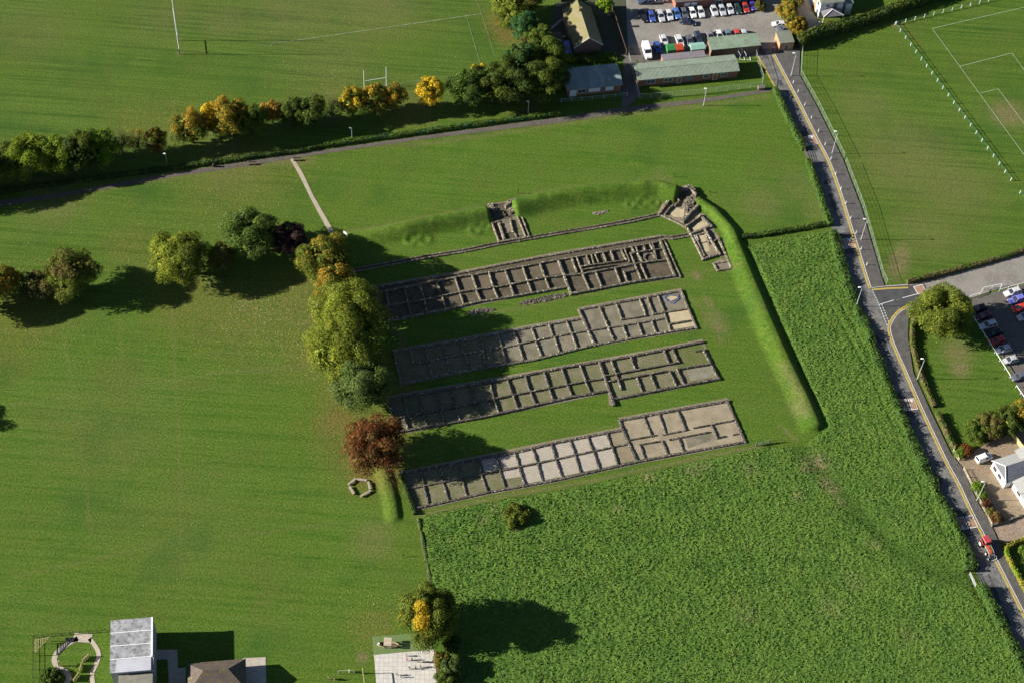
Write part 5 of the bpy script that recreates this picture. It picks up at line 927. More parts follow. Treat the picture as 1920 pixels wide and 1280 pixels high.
rowA = [(1206, 29.5, 'estate', BK, 'black estate car at the left end of the back row'), (1221.5, 30, 'hatch', BL_, 'royal blue hatchback second from the left end of the back row'), (1239, 29, 'estate', SI, 'silver estate car between a blue and a pale silver car in the back row'), (1255, 27.5, 'hatch', SI2, 'pale silver hatchback left of the medium blue car in the back row'),
 (1269, 24.5, 'hatch', (.06, .16, .42), 'medium blue hatchback in the middle of the back row'), (1283.5, 24, 'hatch', GRc, 'grey-blue hatchback left of the white car in the back row'), (1298.5, 23, 'hatch', WHc, 'bright white hatchback in the back row'), (1313.5, 21, 'estate', (.62, .62, .61), 'off-white saloon right of the bright white hatchback'),
 (1338.5, 18, 'estate', SI2, 'light silver estate car just right of the gap in the back row'), (1353.5, 17.5, 'estate', SI, 'grey-silver estate car second right of the gap in the back row'), (1368.5, 16, 'hatch', (.52, .53, .54), 'silver hatchback left of the dark green car'), (1383, 15.5, 'hatch', DG, 'dark green car left of the red one in the back row'), (1397.5, 13, 'hatch', RD, 'red car near the right end of the back row'), (1410.5, 9, 'hatch', PU, 'violet-blue hatchback at the right end of the back row')]
for px, py, k, c_, lab in rowA: place_car(k, c_, px, py, down[0], down[1], lab, gA)
rowB = [(1245, 75, 'hatch', SI2, 'silver hatchback behind the green skip'), (1274.5, 76.5, 'estate', (.58, .58, .57), 'off-white estate car behind the red skip'), (1293, 76, 'hatch', GRc, 'dark grey car left of the navy one in the front row'), (1309.5, 70, 'estate', NV, 'navy people carrier between grey cars in the front row'), (1332, 67, 'hatch', (.2, .2, .21), 'mid-grey car at the left end of the shed roof'),
 (1349, 66, 'hatch', WHc, 'white car behind the green-roofed shed'), (1365.5, 65, 'hatch', (.14, .17, .22), 'slate-blue car behind the green-roofed shed'), (1382.5, 65, 'hatch', (.5, .06, .04), 'bright red car behind the green-roofed shed'), (1395.5, 65, 'hatch', SI, 'silver car right of the red one behind the shed'), (1232.5, 88, 'hatch', BL_, 'blue hatchback right of the white minibus')]
for px, py, k, c_, lab in rowB: place_car(k, c_, px, py, down[0], down[1], lab, gB)
place_car('van', WHc, 1213.5, 94, (1208, 80), (1216, 106), 'white minibus in the near left corner of the car park', gB, dz=1.2)
place_car('estate', NV, 1290, 40.5, (1280, 38), (1305, 42), 'dark car standing crosswise in the middle of the car park', gB)
place_car('estate', (.05, .07, .12), 1210, 2, (1230, 3), (1190, 3), 'dark blue car cut by the top edge of the car park', gB); place_car('hatch', SI, 1238, -1, (1220, 0), (1250, -2), 'grey car cut by the top edge beside the dark blue one', gB)
place_car('hatch', SI2, 1461, 45, (1475, 45), (1450, 44), 'silver hatchback parked crosswise above the small brick store', gB); place_car('hatch', GRc, 1469, 54, (1480, 53), (1458, 55), 'dark grey car squeezed against the small brick store', gB)
place_car('smallvan', (.14, .17, .5), 1064.5, 90, (1062, 80), (1067, 98), 'blue van parked beside the mossy-roofed bungalow', gB, dz=.9)
rt = ((1820, 583), (1850, 575))
rowC = [(1835, 578, 'hatch', BK, 'black car nearest the big tree in the right car park'), (1844.5, 592, 'hatch', (.10, .02, .03), 'dark maroon car in the shade in the right car park'), (1853, 608, 'estate', SI2, 'silver saloon between maroon and black cars by the white rail'), (1863.5, 624, 'estate', (.015, .018, .022), 'black saloon between silver and red cars by the white rail'),
 (1870.5, 638, 'hatch', RD, 'red car by the white rail in the right car park'), (1881.5, 654, 'hatch', SI, 'silver hatchback below the red car by the white rail'), (1894.5, 674, 'hatch', (.42, .43, .41), 'grey-silver hatchback next to the gap in the white rail'), (1911, 705, 'hatch', (.10, .11, .14), 'dark slate car at the lower end of the white rail')]
for px, py, k, c_, lab in rowC: place_car(k, c_, px, py, rt[1], rt[0], lab, gC)
rowD = [(1899, 547, 'estate', SI2, 'silver saloon beside the white railing at the top of the right car park'), (1906.5, 561, 'estate', (.16, .17, .5), 'periwinkle blue saloon in the right-hand row'), (1912, 577, 'hatch', (.5, .05, .03), 'bright red car cut by the right edge'), (1922, 592, 'hatch', SI, 'pale car cut by the right edge below the red one')]
for px, py, k, c_, lab in rowD: place_car(k, c_, px, py, (1925, 540), (1885, 552), lab, gC)
place_car('smallvan', WHc, 1845.5, 856.5, (1834, 862), (1860, 852), 'small white van parked on the leaf-strewn driveway', 'vehicles on the driveway', dz=.9)
# tractor
def tractor():
    w = P(1851, 1024, 1.0); d = P(1860, 1034)-P(1848, 1012); root = thing('tractor', 'red farm tractor with front loader driving down the lane', 'tractor', (w.x, w.y, .05), math.atan2(d.y, d.x)); rd_ = paint((.34, .05, .03), .5); rr = paint((.42, .05, .06), .5)
    b = MB(); loft(b, [(-.6, .42, .38, .7, 1.55), (.2, .40, .36, .7, 1.6), (1.5, .36, .30, .75, 1.5), (2.0, .30, .24, .8, 1.3)]); b.build('bonnet', paint((.42, .09, .03), .5), root)
    MB().box(-1.9, 1.7, -.28, .28, .55, .8).build('chassis', TY, root)
    for s in (-1, 1):
        q = MB(); pts = [(-1.95, 1.25), (-1.5, 1.72), (-.9, 1.75), (-.45, 1.3)]
        for (x0, z0), (x1, z1) in zip(pts[:-1], pts[1:]): q.bar((x0, s*.92, z0), (x1, s*.92, z1), .5, .06, up=(0, 1, 0))
        q.build('mudguard', rd_, root)
        for x, r, wd in ((-1.2, .82, .42), (1.35, .5, .28)):
            y = s*(.95 if r > .6 else .78); wh = MB().tube((x, y-wd/2, r), (x, y+wd/2, r), r, r, 20).build('wheel', TY, root); MB().tube((x, y-wd/2-.02, r), (x, y+wd/2+.02, r), r*.55, r*.55, 14).build('rim', paint((.62, .58, .45), .5), wh)
    c = MB(); 
    for x, y in ((-1.75, -.68), (-1.75, .68), (-.2, -.6), (-.2, .6)): c.bar((x, y, 1.1), (x*.97, y*.98, 2.5), .08)
    c.build('cab_frame', rd_, root); MB().box(-1.7, -.25, -.6, .6, 1.2, 2.48, .04, .04).build('cab_glass', GC, root)
    MB().box(-1.95, -.05, -.78, .78, 2.5, 2.66, .1, .1).build('cab_roof', rr, root)
    l = MB()
    for s in (-1, 1): l.bar((-.1, s*.62, 1.5), (1.7, s*.62, 1.35), .12, .16); l.bar((1.7, s*.62, 1.35), (2.7, s*.62, .5), .12, .16); l.bar((.2, s*.55, .7), (.2, s*.62, 1.5), .12)
    l.bar((2.2, -.6, .9), (2.2, .6, .9), .1); l.build('loader_arm', paint((.35, .36, .36), .5), root)
    k = MB().add([(2.55, -1, .2), (3.3, -1, .15), (3.3, 1, .15), (2.55, 1, .2), (2.5, -1, .85), (2.5, 1, .85)], [(0, 1, 2, 3), (0, 3, 5, 4), (0, 4, 1), (3, 2, 5)]); k.build('bucket', paint((.28, .28, .27), .6), root)
    MB().tube((.9, 0, 1.5), (.9, 0, 2.3), .05).build('exhaust', TY, root)
tractor()
# ================================================================ STREET FURNITURE
GALV = pm('galvanised_steel', (.55, .56, .56), (.46, .47, .47), 2, .4, metal=.2); LAMPW = pm('lamp_shell', (.78, .78, .76), None, 3, .4); GRN = pm('green_rail', (.03, .16, .07), (.02, .12, .05), 3, .5); WOOD = pm('pale_timber', (.42, .33, .17), (.34, .26, .14), 3, .85); WOODD = pm('dark_timber', (.12, .085, .055), (.09, .065, .045), 3, .9); SLEEP = pm('grey_sleeper', (.34, .29, .23), (.26, .22, .18), 3, .9); BLKM = pm('black_iron', (.02, .02, .022), None, 3, .6); CRM = pm('cream_paint', (.66, .58, .42), (.58, .5, .36), 3, .6)
def ground_ang(a, b): d_ = P(*b)-P(*a); return math.atan2(d_.y, d_.x)
def lamp(px, py, H, arm, label, group, ang=math.pi):
    w = P(px, py); r = thing('street_lamp', label, 'street lamp', (w.x, w.y, 0), ang, group); MB().tube((0, 0, 0), (0, 0, 1.2), .10, .09).tube((0, 0, 1.2), (0, 0, H), .085, .05).build('pole', GALV, r)
    if arm: MB().tube((0, 0, H-.1), (arm, 0, H+.12), .045).build('arm', GALV, r)
    MB().box(arm-.1, arm+.62, -.16, .16, H+.05, H+.24, .08, .05).build('lamp_head', LAMPW, r); MB().box(arm+.02, arm+.5, -.11, .11, H+.0, H+.06).build('lens', LM, r)
gl = 'tall lamp posts along the lane'
for px, py, H, lab in [(1483, 143, 8.4, 'street lamp on the pavement nearest the small brick store'), (1560, 288, 8.2, 'street lamp beside the second group of bollards, opposite the field gate'), (1614, 450, 7.9, 'street lamp on the pavement level with the cross hedge'), (1605, 575, 7.4, 'street lamp standing in the meadow edge opposite the junction'),
                       (1719, 711, 8.2, 'street lamp behind the brown hedge at the grass corner plot'), (1831, 938, 7.9, 'street lamp in front of the cream picket fence')]: lamp(px, py, H, .35, lab, gl)
gp = 'short lamp posts along the footpath'
for px, py, H, lab in [(1319, 198, 6.2, 'path lamp in front of the long pavilion'), (990, 214, 4.6, 'path lamp in front of the dark wood'), (660, 257, 3.2, 'path lamp in the shade left of the rugby posts'), (313, 306, 3.4, 'path lamp between the two tree groups at the left')]: lamp(px, py, H, 0, lab, gp, math.pi)
ordn = 'first second third fourth fifth sixth seventh eighth ninth tenth eleventh twelfth thirteenth fourteenth'.split()
bp = None
for i, (px, py) in enumerate([(1486.9, 157), (1496, 174), (1508.5, 199), (1521, 223), (1534, 248), (1546.5, 273), (1557.5, 300), (1566.5, 328), (1576, 356), (1585.5, 383), (1594.5, 411), (1604.5, 439), (1614, 469), (1624.5, 498)]):
    w = P(px, py)
    if bp is None:
        bp = thing('bollard', '', 'bollard', (0, 0, 0)); MB().tube((0, 0, 0), (0, 0, 1.0), .085, .08, 10).build('post', WHP, bp); MB().tube((0, 0, 1.0), (0, 0, 1.05), .08, .03, 10).build('cap', WHP, bp); MB().tube((0, 0, .74), (0, 0, .86), .088, .087, 10).build('reflective_band', BLKM, bp); q = bp
    else: q = copy_tree(bp)
    q.location = (w.x, w.y, .16); tag(q, 'slim white pavement bollard, %s counting down the lane from the brick store' % ordn[i], 'bollard', 'bollards between lane and footway')
def fence(name, label, pts, h, gap, pmat, rails=(), rmat=None, pw=.08, rw=.06, infill=None, cat='fence', imat=None, group=None, z=0, ph=None):
    W = resample(PL(pts), gap); c = sum(W, Vector((0, 0)))/len(W); root = thing(name, label, cat, (c.x, c.y, z), 0, group); W = [p-c for p in W]
    if len(W) < 100: pst = [W]
    for k, p in enumerate(W[:100]): MB().box(p.x-pw/2, p.x+pw/2, p.y-pw/2, p.y+pw/2, -.05, ph or h).build('post', pmat, root)
    for zr in rails:
        mb = MB()
        for a, b in zip(W[:-1], W[1:]): mb.bar((a.x, a.y, zr), (b.x, b.y, zr), rw)
        mb.build('rail', rmat or pmat, root)
    if infill:
        mb = MB()
        for a, b in zip(W[:-1], W[1:]):
            if infill == 'mesh':
                for zr in np.arange(.2, h, .42): mb.bar((a.x, a.y, zr), (b.x, b.y, zr), .016)
                n = max(1, int((b-a).length/.5))
                for i in range(n): p = a.lerp(b, i/n); mb.bar((p.x, p.y, .05), (p.x, p.y, h), .014)
            elif infill == 'picket':
                n = max(1, int((b-a).length/.24)); t = (b-a).normalized()
                for i in range(n): p = a.lerp(b, (i+.5)/n); mb.bar((p.x, p.y, .08), (p.x, p.y, h), .12, .03, up=(t.x, t.y, 0))
            elif infill == 'board': mb.bar((a.x, a.y, h*.52), (b.x, b.y, h*.52), .05, h*.96)
        mb.build({'mesh': 'wire_mesh', 'picket': 'pickets', 'board': 'boards'}[infill], imat or rmat or pmat, root)
    return root
PG = pm('pale_green_steel', (.40, .46, .36), (.33, .38, .30), 2, .6)
fence('mesh_fence', 'pale green wire fence between the lane footway and the football field', [(1503.5, 92), (1501, 141), (1534, 200), (1582, 297)], 1.9, 2.6, PG, (1.85,), PG, .07, .03, 'mesh'); fence('mesh_fence', 'lower stretch of pale green wire fence below its small gate', [(1585, 305), (1618, 391), (1655, 520), (1662, 533)], 1.9, 2.6, PG, (1.85,), PG, .07, .03, 'mesh')
fence('mesh_fence', 'wire fence in front of the long brick pavilion', [(1200, 186), (1300, 178), (1428, 163), (1430, 150), (1414, 96)], 1.9, 3, PG, (1.85,), PG, .08, .05, 'mesh'); fence('mesh_fence', 'wire fence with white posts in front of the clubhouse', [(1052, 192), (1110, 187), (1176, 180)], 1.3, 3, WHP, (1.25,), GALV, .08, .04, 'mesh')
fence('mesh_fence', 'wire fence down the alley between clubhouse and pavilion', [(1178, 108), (1186, 140), (1198, 184)], 1.8, 2.6, PG, (1.75,), PG, .08, .05, 'mesh')
fence('timber_fence', 'dark timber fence between the bungalow garden and the car park', [(1146, 12), (1158, 55), (1174, 104)], 1.8, 2.4, WOODD, (1.7,), WOODD, .1, .06, 'board'); fence('timber_fence', 'dark garden fence above the bungalow at the top edge', [(1052, 4), (1090, -1), (1140, -8)], 1.5, 2.4, WOODD, (1.4,), WOODD, .1, .06, 'board')
fence('railing', 'green railing with white posts along the left side of the football pitch', [(1678, 47), (1895, 339)], 1.1, 2.92, pm('white_post', (.82, .82, .8), None, 3, .5), (.98, .55), GRN, .17, .055, cat='railing'); fence('railing', 'green railing with white posts along the top of the football pitch', [(1680, 46), (1768, 24), (1870, -1), (1980, -28)], 1.1, 2.95, bpy.data.materials['white_post'], (.98, .55), GRN, .17, .055, cat='railing')
fence('railing', 'short lower piece of green pitch railing at the right edge', [(1912, 363), (1960, 427)], 1.1, 2.9, bpy.data.materials['white_post'], (.98, .55), GRN, .17, .055, cat='railing')
fence('white_railing', 'white railing between the corner plot and the right car park', [(1818, 588), (1893, 708)], .9, 2.4, WHP, (.88,), WHP, .09, .11, cat='railing'); fence('white_railing', 'short white railing at the right edge below the car park gap', [(1904, 726), (1940, 778)], .9, 2.2, WHP, (.88,), WHP, .09, .11, cat='railing')
fence('white_railing', 'stepped white railing along the side road above the car park', [(1818, 559), (1837, 553), (1843, 543.5), (1877, 536.5), (1873, 547), (1890, 542), (1925, 533)], .95, 2.4, WHP, (.93,), WHP, .08, .10, cat='railing')
fence('picket_fence', 'cream picket fence along the front garden of the white bungalow', [(1806, 880), (1858, 983)], 1.1, 2.2, CRM, (.35, .85), CRM, .1, .06, 'picket'); fence('picket_fence', 'short cream picket fence at the top of the driveway', [(1787, 846), (1797, 863)], 1.1, 1.8, CRM, (.35, .85), CRM, .1, .06, 'picket')
fence('timber_fence', 'yellow-brown board fence behind the white bungalow', [(1897, 818), (1912, 838), (1925, 852)], 1.7, 2, WOOD, (1.6,), WOOD, .1, .06, 'board')
fence('garden_fence', 'dark low fence round the school garden', [(63, 1300), (63, 1194), (200, 1183)], 1.0, 1.8, BLKM, (.95, .5), BLKM, .07, .05, cat='fence')
mb = MB(); w0 = P(1890, 972); c = w0; root = thing('garden_wall', 'low brown stone wall at the lower end of the front garden', 'wall', (c.x, c.y, 0)); l = [(P(x, y)-c) for x, y in [(1858, 986), (1890, 976), (1935, 960)]]
for k in range(2): rubble(mb, l[k], l[k+1], .5, .7, k)
mb.build('wall', S_A, root)
def posts_goal(label, b0, b1, H, zc, r=.06, pad=False, cat='rugby posts'):
    a, b = P(*b0), P(*b1); c = (a+b)/2; root = thing('rugby_posts', label, cat, (c.x, c.y, 0)); 
    for q in (a, b):
        p = q-c; MB().tube((p.x, p.y, 0), (p.x, p.y, H), r, r*.8).build('post', WHP, root)
        if pad: MB().tube((p.x, p.y, 0), (p.x, p.y, 1.9), .11, .10).build('base_sleeve', BLKM, root)
    p, q = a-c, b-c; MB().tube((p.x, p.y, zc), (q.x, q.y, zc), r*.9).build('crossbar', WHP, root)
posts_goal('very tall white rugby posts at the top left of the playing field', (334, 76), (337, 102), 16.5, 3.0, .095, True); posts_goal('white H-shaped rugby posts behind the airy orange-tinged trees', (683, 168), (724.5, 161.5), 7.0, 3.1, .075)
# goal, boat, frame at the playground
a, b = P(634, 1263), P(664, 1261); c = (a+b)/2; root = thing('goal', 'small white goal frame on the school lawn', 'goal', (c.x, c.y, 0)); p, q = a-c, b-c
MB().tube((p.x, p.y, 0), (p.x, p.y, 1.5), .035).build('post', CRM, root); MB().tube((q.x, q.y, 0), (q.x, q.y, 1.5), .035).build('post', CRM, root); MB().tube((p.x, p.y, 1.5), (q.x, q.y, 1.5), .035).build('crossbar', CRM, root)
w = P(727, 1209); root = thing('play_boat', 'wooden play boat with a striped plank canopy beside the playground', 'play boat', (w.x, w.y, 0), R(2)); h = MB()
sec = [(-2.3, .05, .75), (-1.6, .45, .6), (-.5, .75, .5), (.6, .75, .5), (1.7, .5, .55), (2.4, .12, .62)]
for s in (-1, 1):
    for (x0, y0, z0), (x1, y1, z1) in zip(sec[:-1], sec[1:]): h.add([(x0, s*y0*.8, .02), (x1, s*y1*.8, .02), (x1, s*y1, z1), (x0, s*y0, z0), (x0, s*(y0-.06), z0), (x1, s*(y1-.06), z1)], [(0, 1, 2, 3), (3, 2, 5, 4)])
h.build('hull', WOOD, root); MB().poly([(-2.2, 0), (-.5, -.7), (.6, -.7), (2.3, 0), (.6, .7), (-.5, .7)], .12).build('deck', WOODD, root); q = MB()
for k in range(6): q.box(-.8, .8, -.9+k*.32, -.62+k*.32, 1.62, 1.68)
cn = q.build('canopy', pm('pale_planks', (.50, .42, .32), (.40, .33, .25), 2, .8), root); q = MB()
for x in (-.7, .7):
    for y in (-.7, .7): q.bar((x, y, .1), (x, y, 1.63), .08)
q.build('canopy_post', WOOD, root); MB().tube((-1.9, 0, .5), (-1.9, 0, .75), .22, .22).build('wheel_stand', WHP, root)
a = P(684, 1290); b = P(679, 1249, 2.6); root = thing('climbing_frame', 'tall pale timber post and beam frame left of the playground', 'play frame', (a.x, a.y, 0)); p = P(680, 1262)-a
MB().bar((p.x, p.y, 0), (p.x, p.y, 2.6), .14).build('post', WOOD, root); MB().bar((.3, -1.6, 0), (.3, -1.6, 2.6), .14).build('post', WOOD, root); MB().bar((p.x, p.y, 2.65), (.3, -1.6, 2.65), .14).build('beam', WOOD, root)
# pentagon of sleeper benches
bs = [((653, 907.5), (667, 896.5), 'top left side'), ((669, 897.5), (688, 900), 'top side'), ((690.5, 902), (694, 917), 'right side'), ((695, 919), (676.5, 929.5), 'bottom right side'), ((655.5, 911), (663.5, 925.5), 'bottom left side')]
for a_, b_, s_ in bs:
    a, b = P(*a_, .4), P(*b_, .4); c = (a+b)/2; L = (b-a).length; root = thing('bench', 'backless grey sleeper bench on the %s of the five-sided ring on the lawn' % s_, 'bench', (c.x, c.y, 0), math.atan2(b.y-a.y, b.x-a.x), 'sleeper benches in a five-sided ring')
    MB().box(-L/2, L/2, -.24, .24, .34, .52, .02, .02).build('seat', SLEEP, root)
    for x in (-L/2+.3, L/2-.3): MB().box(x-.14, x+.14, -.18, .18, 0, .34).build('leg', SLEEP, root)
def bench(px, py, ang, label):
    w = P(px, py); root = thing('park_bench', label, 'bench', (w.x, w.y, 0), ang, 'dark benches by the footpath'); q = MB()
    for k in range(3): q.box(-1, 1, -.25+k*.17, -.12+k*.17, .44, .48)
    q.build('seat', WOODD, root); q = MB()
    for k in range(2): q.box(-1, 1, .30, .34, .62+k*.18, .75+k*.18)
    q.build('backrest', WOODD, root)
    for x in (-.85, .85): MB().box(x-.04, x+.04, -.22, .3, 0, .44).build('leg', BLKM, root)
bench(474, 309, R(9), 'dark wooden bench on a worn patch left of the stone path'); bench(557, 301.5, R(8), 'dark wooden bench at the upper end of the stone path')
w = P(401, 313); root = thing('litter_bin', 'small black litter bin on the edge of the footpath', 'bin', (w.x, w.y, 0)); MB().tube((0, 0, 0), (0, 0, .95), .27, .3, 12).build('body', BLKM, root); MB().tube((0, 0, .95), (0, 0, 1.1), .33, .2, 12).build('lid', BLKM, root)
w = P(648, 444); root = thing('notice_board', 'white notice board under the trees at the lower end of the stone path', 'sign', (w.x, w.y, 0), R(-35)); MB().box(-.6, .6, -.03, .03, .9, 1.75).build('panel', WHP, root)
for x in (-.5, .5): MB().bar((x, .05, 0), (x, .05, 1.75), .08).build('post', WOODD, root)
def marker(px, py, H, label):
    w = P(px, py); root = thing('marker_post', label, 'post', (w.x, w.y, 0), 0, 'dark marker posts on the grass'); MB().bar((0, 0, 0), (0, 0, H), .12).build('post', WOODD, root); MB().box(-.2, .2, -.09, -.06, H-.35, H).build('plate', BLKM, root)
marker(1264, 332, 1.4, 'dark post on the grass just above the corner tower bank'); marker(971, 363, 1.5, 'dark post at the bank just above the interval tower'); marker(1331, 362, .8, 'short dark post on the grass right of the corner tower'); marker(757, 1043, 1.3, 'dark post on the lawn left of the meadow fence line')
# gates
def gate(name, label, a_, b_, h, mat, mesh=False):
    a, b = P(*a_), P(*b_); c = (a+b)/2; L = (b-a).length; root = thing(name, label, 'gate', (c.x, c.y, 0), math.atan2(b.y-a.y, b.x-a.x)); q = MB()
    for z in np.linspace(.2, h, 5 if not mesh else 2): q.bar((-L/2, 0, z), (L/2, 0, z), .06)
    for x in (-L/2+.03, 0, L/2-.03): q.bar((x, 0, .2), (x, 0, h), .06)
    if mesh:
        for x in np.arange(-L/2, L/2, .14): q.bar((x, 0, .2), (x, 0, h), .02)
        for z in np.arange(.3, h, .14): q.bar((-L/2, 0, z), (L/2, 0, z), .02)
    q.build('gate_panel', mat, root)
    for x in (-L/2-.12, L/2+.12): MB().bar((x, 0, 0), (x, 0, h+.15), .14).build('post', WOODD if not mesh else mat, root)
gate('field_gate', 'grey-green mesh gate at the lower right corner of the ruins lawn', (1418, 835), (1442, 830), 1.3, pm('gate_green', (.16, .22, .15), None, 2, .6), True); gate('field_gate', 'grey metal field gate into the meadow near the tractor', (1817, 1077), (1828, 1100), 1.2, GALV); gate('field_gate', 'dark bar gate into the grass field opposite the second street lamp', (1508, 286), (1513, 301), 1.2, WOODD)
fence('post_fence', 'short wooden rail beside the mesh gate', [(1443, 830), (1466, 828)], 1.0, 1.6, WOODD, (.85,), WOODD, .08, .05)
w = P(1304, 447); root = thing('stone_slab', 'pale stone slab bridging the short drain', 'slab', (w.x, w.y, 0), R(20)); MB().box(-.5, .6, -1.1, 1.0, .12, .32, .1, .1).build('slab', pm('pale_slab', (.50, .46, .38), (.40, .36, .3), 2, .9), root)
# skips and containers
def skip(px, py, L, W, H, col, label, lid=True):
    w = P(px, py, H/2); root = thing('waste_container', label, 'container', (w.x, w.y, 0), ground_ang((1240, 100), (1320, 92)), 'containers behind the pavilion'); mt = paint(col, .5); q = MB()
    q.box(-L/2, L/2, -W/2, W/2, .12, H, -.06, -.06)
    q.build('body', mt, root); q = MB()
    for x in np.linspace(-L/2+.2, L/2-.2, 5): q.box(x-.04, x+.04, -W/2-.06, -W/2+.0, .2, H-.1)
    q.build('rib', mt, root)
    if lid: MB().add([(-L/2-.08, -W/2-.1, H), (L/2+.08, -W/2-.1, H), (L/2+.08, W/2+.1, H+.05), (-L/2-.08, W/2+.1, H+.05), (-L/2-.05, 0, H+.45), (L/2+.05, 0, H+.45)], [(0, 3, 2, 1), (0, 1, 5, 4), (2, 3, 4, 5), (1, 2, 5), (3, 0, 4)]).build('lid', mt, root)
skip(1257, 93, 2.1, 2.2, 1.7, (.03, .20, .06), 'green lidded waste container behind the pavilion'); skip(1273, 92.5, 2.0, 2.3, 1.8, (.42, .06, .02), 'red waste container beside the green one'); skip(1307, 91, 3.9, 2.4, 1.7, (.24, .42, .34), 'large pale teal container right of the red one'); skip(1427, 165, 1.7, .9, .9, (.22, .19, .17), 'low grey box at the corner of the pavilion fence')
skip(1468, 27, 1.6, 1.6, 1.4, (.04, .28, .12), 'green container standing in the scrub beside the drive')
# boat trailers: goal frames stored behind the pavilion
for px, lab in ((1391, 'bent white metal frame stored at the left beside the pavilion'), (1402, 'bent white metal frame stored at the right beside the pavilion')):
    w = P(px, 112); root = thing('metal_frame', lab, 'frame', (w.x, w.y, 0), R(10), 'white metal frames beside the pavilion'); MB().tube((-.6, 0, .05), (-.7, 0, 1.9), .05).tube((-.7, 0, 1.9), (-1.2, .8, 2.5), .05).tube((-.6, 0, .1), (.8, -.4, .1), .05).tube((.8, -.4, .1), (.7, .9, .1), .05).build('frame', WHP, root)
# washing line and shed in the garden
a, b = P(1033, 52, 1.8), P(1056, 32, 1.8); c = (a+b)/2; root = thing('washing_line', 'washing line with pale laundry beside the bungalow', 'washing line', (c.x, c.y, 0)); p, q_ = a-c, b-c
for v_ in (p, q_): MB().tube((v_.x, v_.y, 0), (v_.x, v_.y, 1.9), .04).build('pole', GALV, root)
MB().tube((p.x, p.y, 1.8), (q_.x, q_.y, 1.8), .015).build('line', GALV, root)
for k in range(7):
    s = p.lerp(q_, .05+k*.125); e = p.lerp(q_, .05+k*.125+.09); MB().add([(s.x, s.y, 1.8), (e.x, e.y, 1.8), (e.x+.12, e.y-.1, .95+.1*(k % 3)), (s.x+.1, s.y-.12, .95+.1*(k % 3))], [(0, 1, 2, 3)]).build('laundry', pm('laundry_cloth', (.62, .64, .72)) if k == 0 else bpy.data.materials['laundry_cloth'], root)
building('garden_shed', 'small brown garden shed between the blue van and the washing line', (1042, 77), (1056, 75), (1039, 62), 1.9, .4, WOODD, pm('shed_roof', (.11, .08, .07)), 'gable', over=.1, front=[('door', .8, .05, .8, 1.6, WOODD)])
# school garden
w = P(75, 1204); root = thing('pergola', 'triangular pale timber pergola in the corner of the school garden', 'pergola', (w.x, w.y, 0)); A_, B_, C_ = [P(x, y, 1.8)-w for x, y in ((66, 1199), (93, 1194), (66, 1221))]
q = MB()
for a, b in ((A_, B_), (B_, C_), (A_, C_)): q.bar((a.x, a.y, 1.8), (b.x, b.y, 1.8), .12)
for k in range(1, 8): a = A_.lerp(B_, k/8); b = C_.lerp(B_, k/8); q.bar((a.x, a.y, 1.88), (b.x, b.y, 1.88), .08)
q.build('roof_slats', WOOD, root)
for v_ in (A_, B_, C_): MB().bar((v_.x, v_.y, 0), (v_.x, v_.y, 1.8), .12).build('post', WOOD, root)
for (px, py, r, lab) in ((126, 1197.5, .38, 'smaller black tyre lying at the end of the school path'), (134.5, 1199, .55, 'larger black tyre lying at the end of the school path')):
    w = P(px, py); root = thing('tyre', lab, 'tyre', (w.x, w.y, 0), 0, 'tyres in the school garden'); vs = []; fs = []; n = 16
    for k in range(n):
        t = 6.2832*k/n
        for rr, z in ((r*.55, 0), (r, .02), (r, .22), (r*.55, .24)): vs.append((math.cos(t)*rr, math.sin(t)*rr, z))
    for k in range(n):
        for j in range(4): fs.append((k*4+j, ((k+1) % n)*4+j, ((k+1) % n)*4+(j+1) % 4, k*4+(j+1) % 4))
    MB().add(vs, fs).build('tread', TY, root)
for a_, b_, lab in (((156, 1240), (167, 1230), 'upper'), ((150, 1260), (154, 1246), 'middle'), ((139, 1277), (148, 1265), 'lower')):
    a, b = P(*a_), P(*b_); c = (a+b)/2; L = (b-a).length; root = thing('timber_screen', 'pale upright timber play panel, %s one inside the path loop' % lab, 'play panel', (c.x, c.y, 0), math.atan2(b.y-a.y, b.x-a.x), 'timber panels in the school garden'); MB().box(-L/2, L/2, -.07, .07, .1, 1.1).build('board', WOOD, root)
    for x in (-L/2, L/2): MB().bar((x, 0, 0), (x, 0, 1.25), .14).build('post', WOOD, root)
w = P(111, 1248); root = thing('play_post', 'carved pale wooden play post with a cross arm by the path loop', 'play post', (w.x, w.y, 0)); MB().bar((0, 0, 0), (0, 0, 2.2), .22).bar((-.1, -.4, 1.5), (.1, .5, 1.6), .14).build('post', WOOD, root)
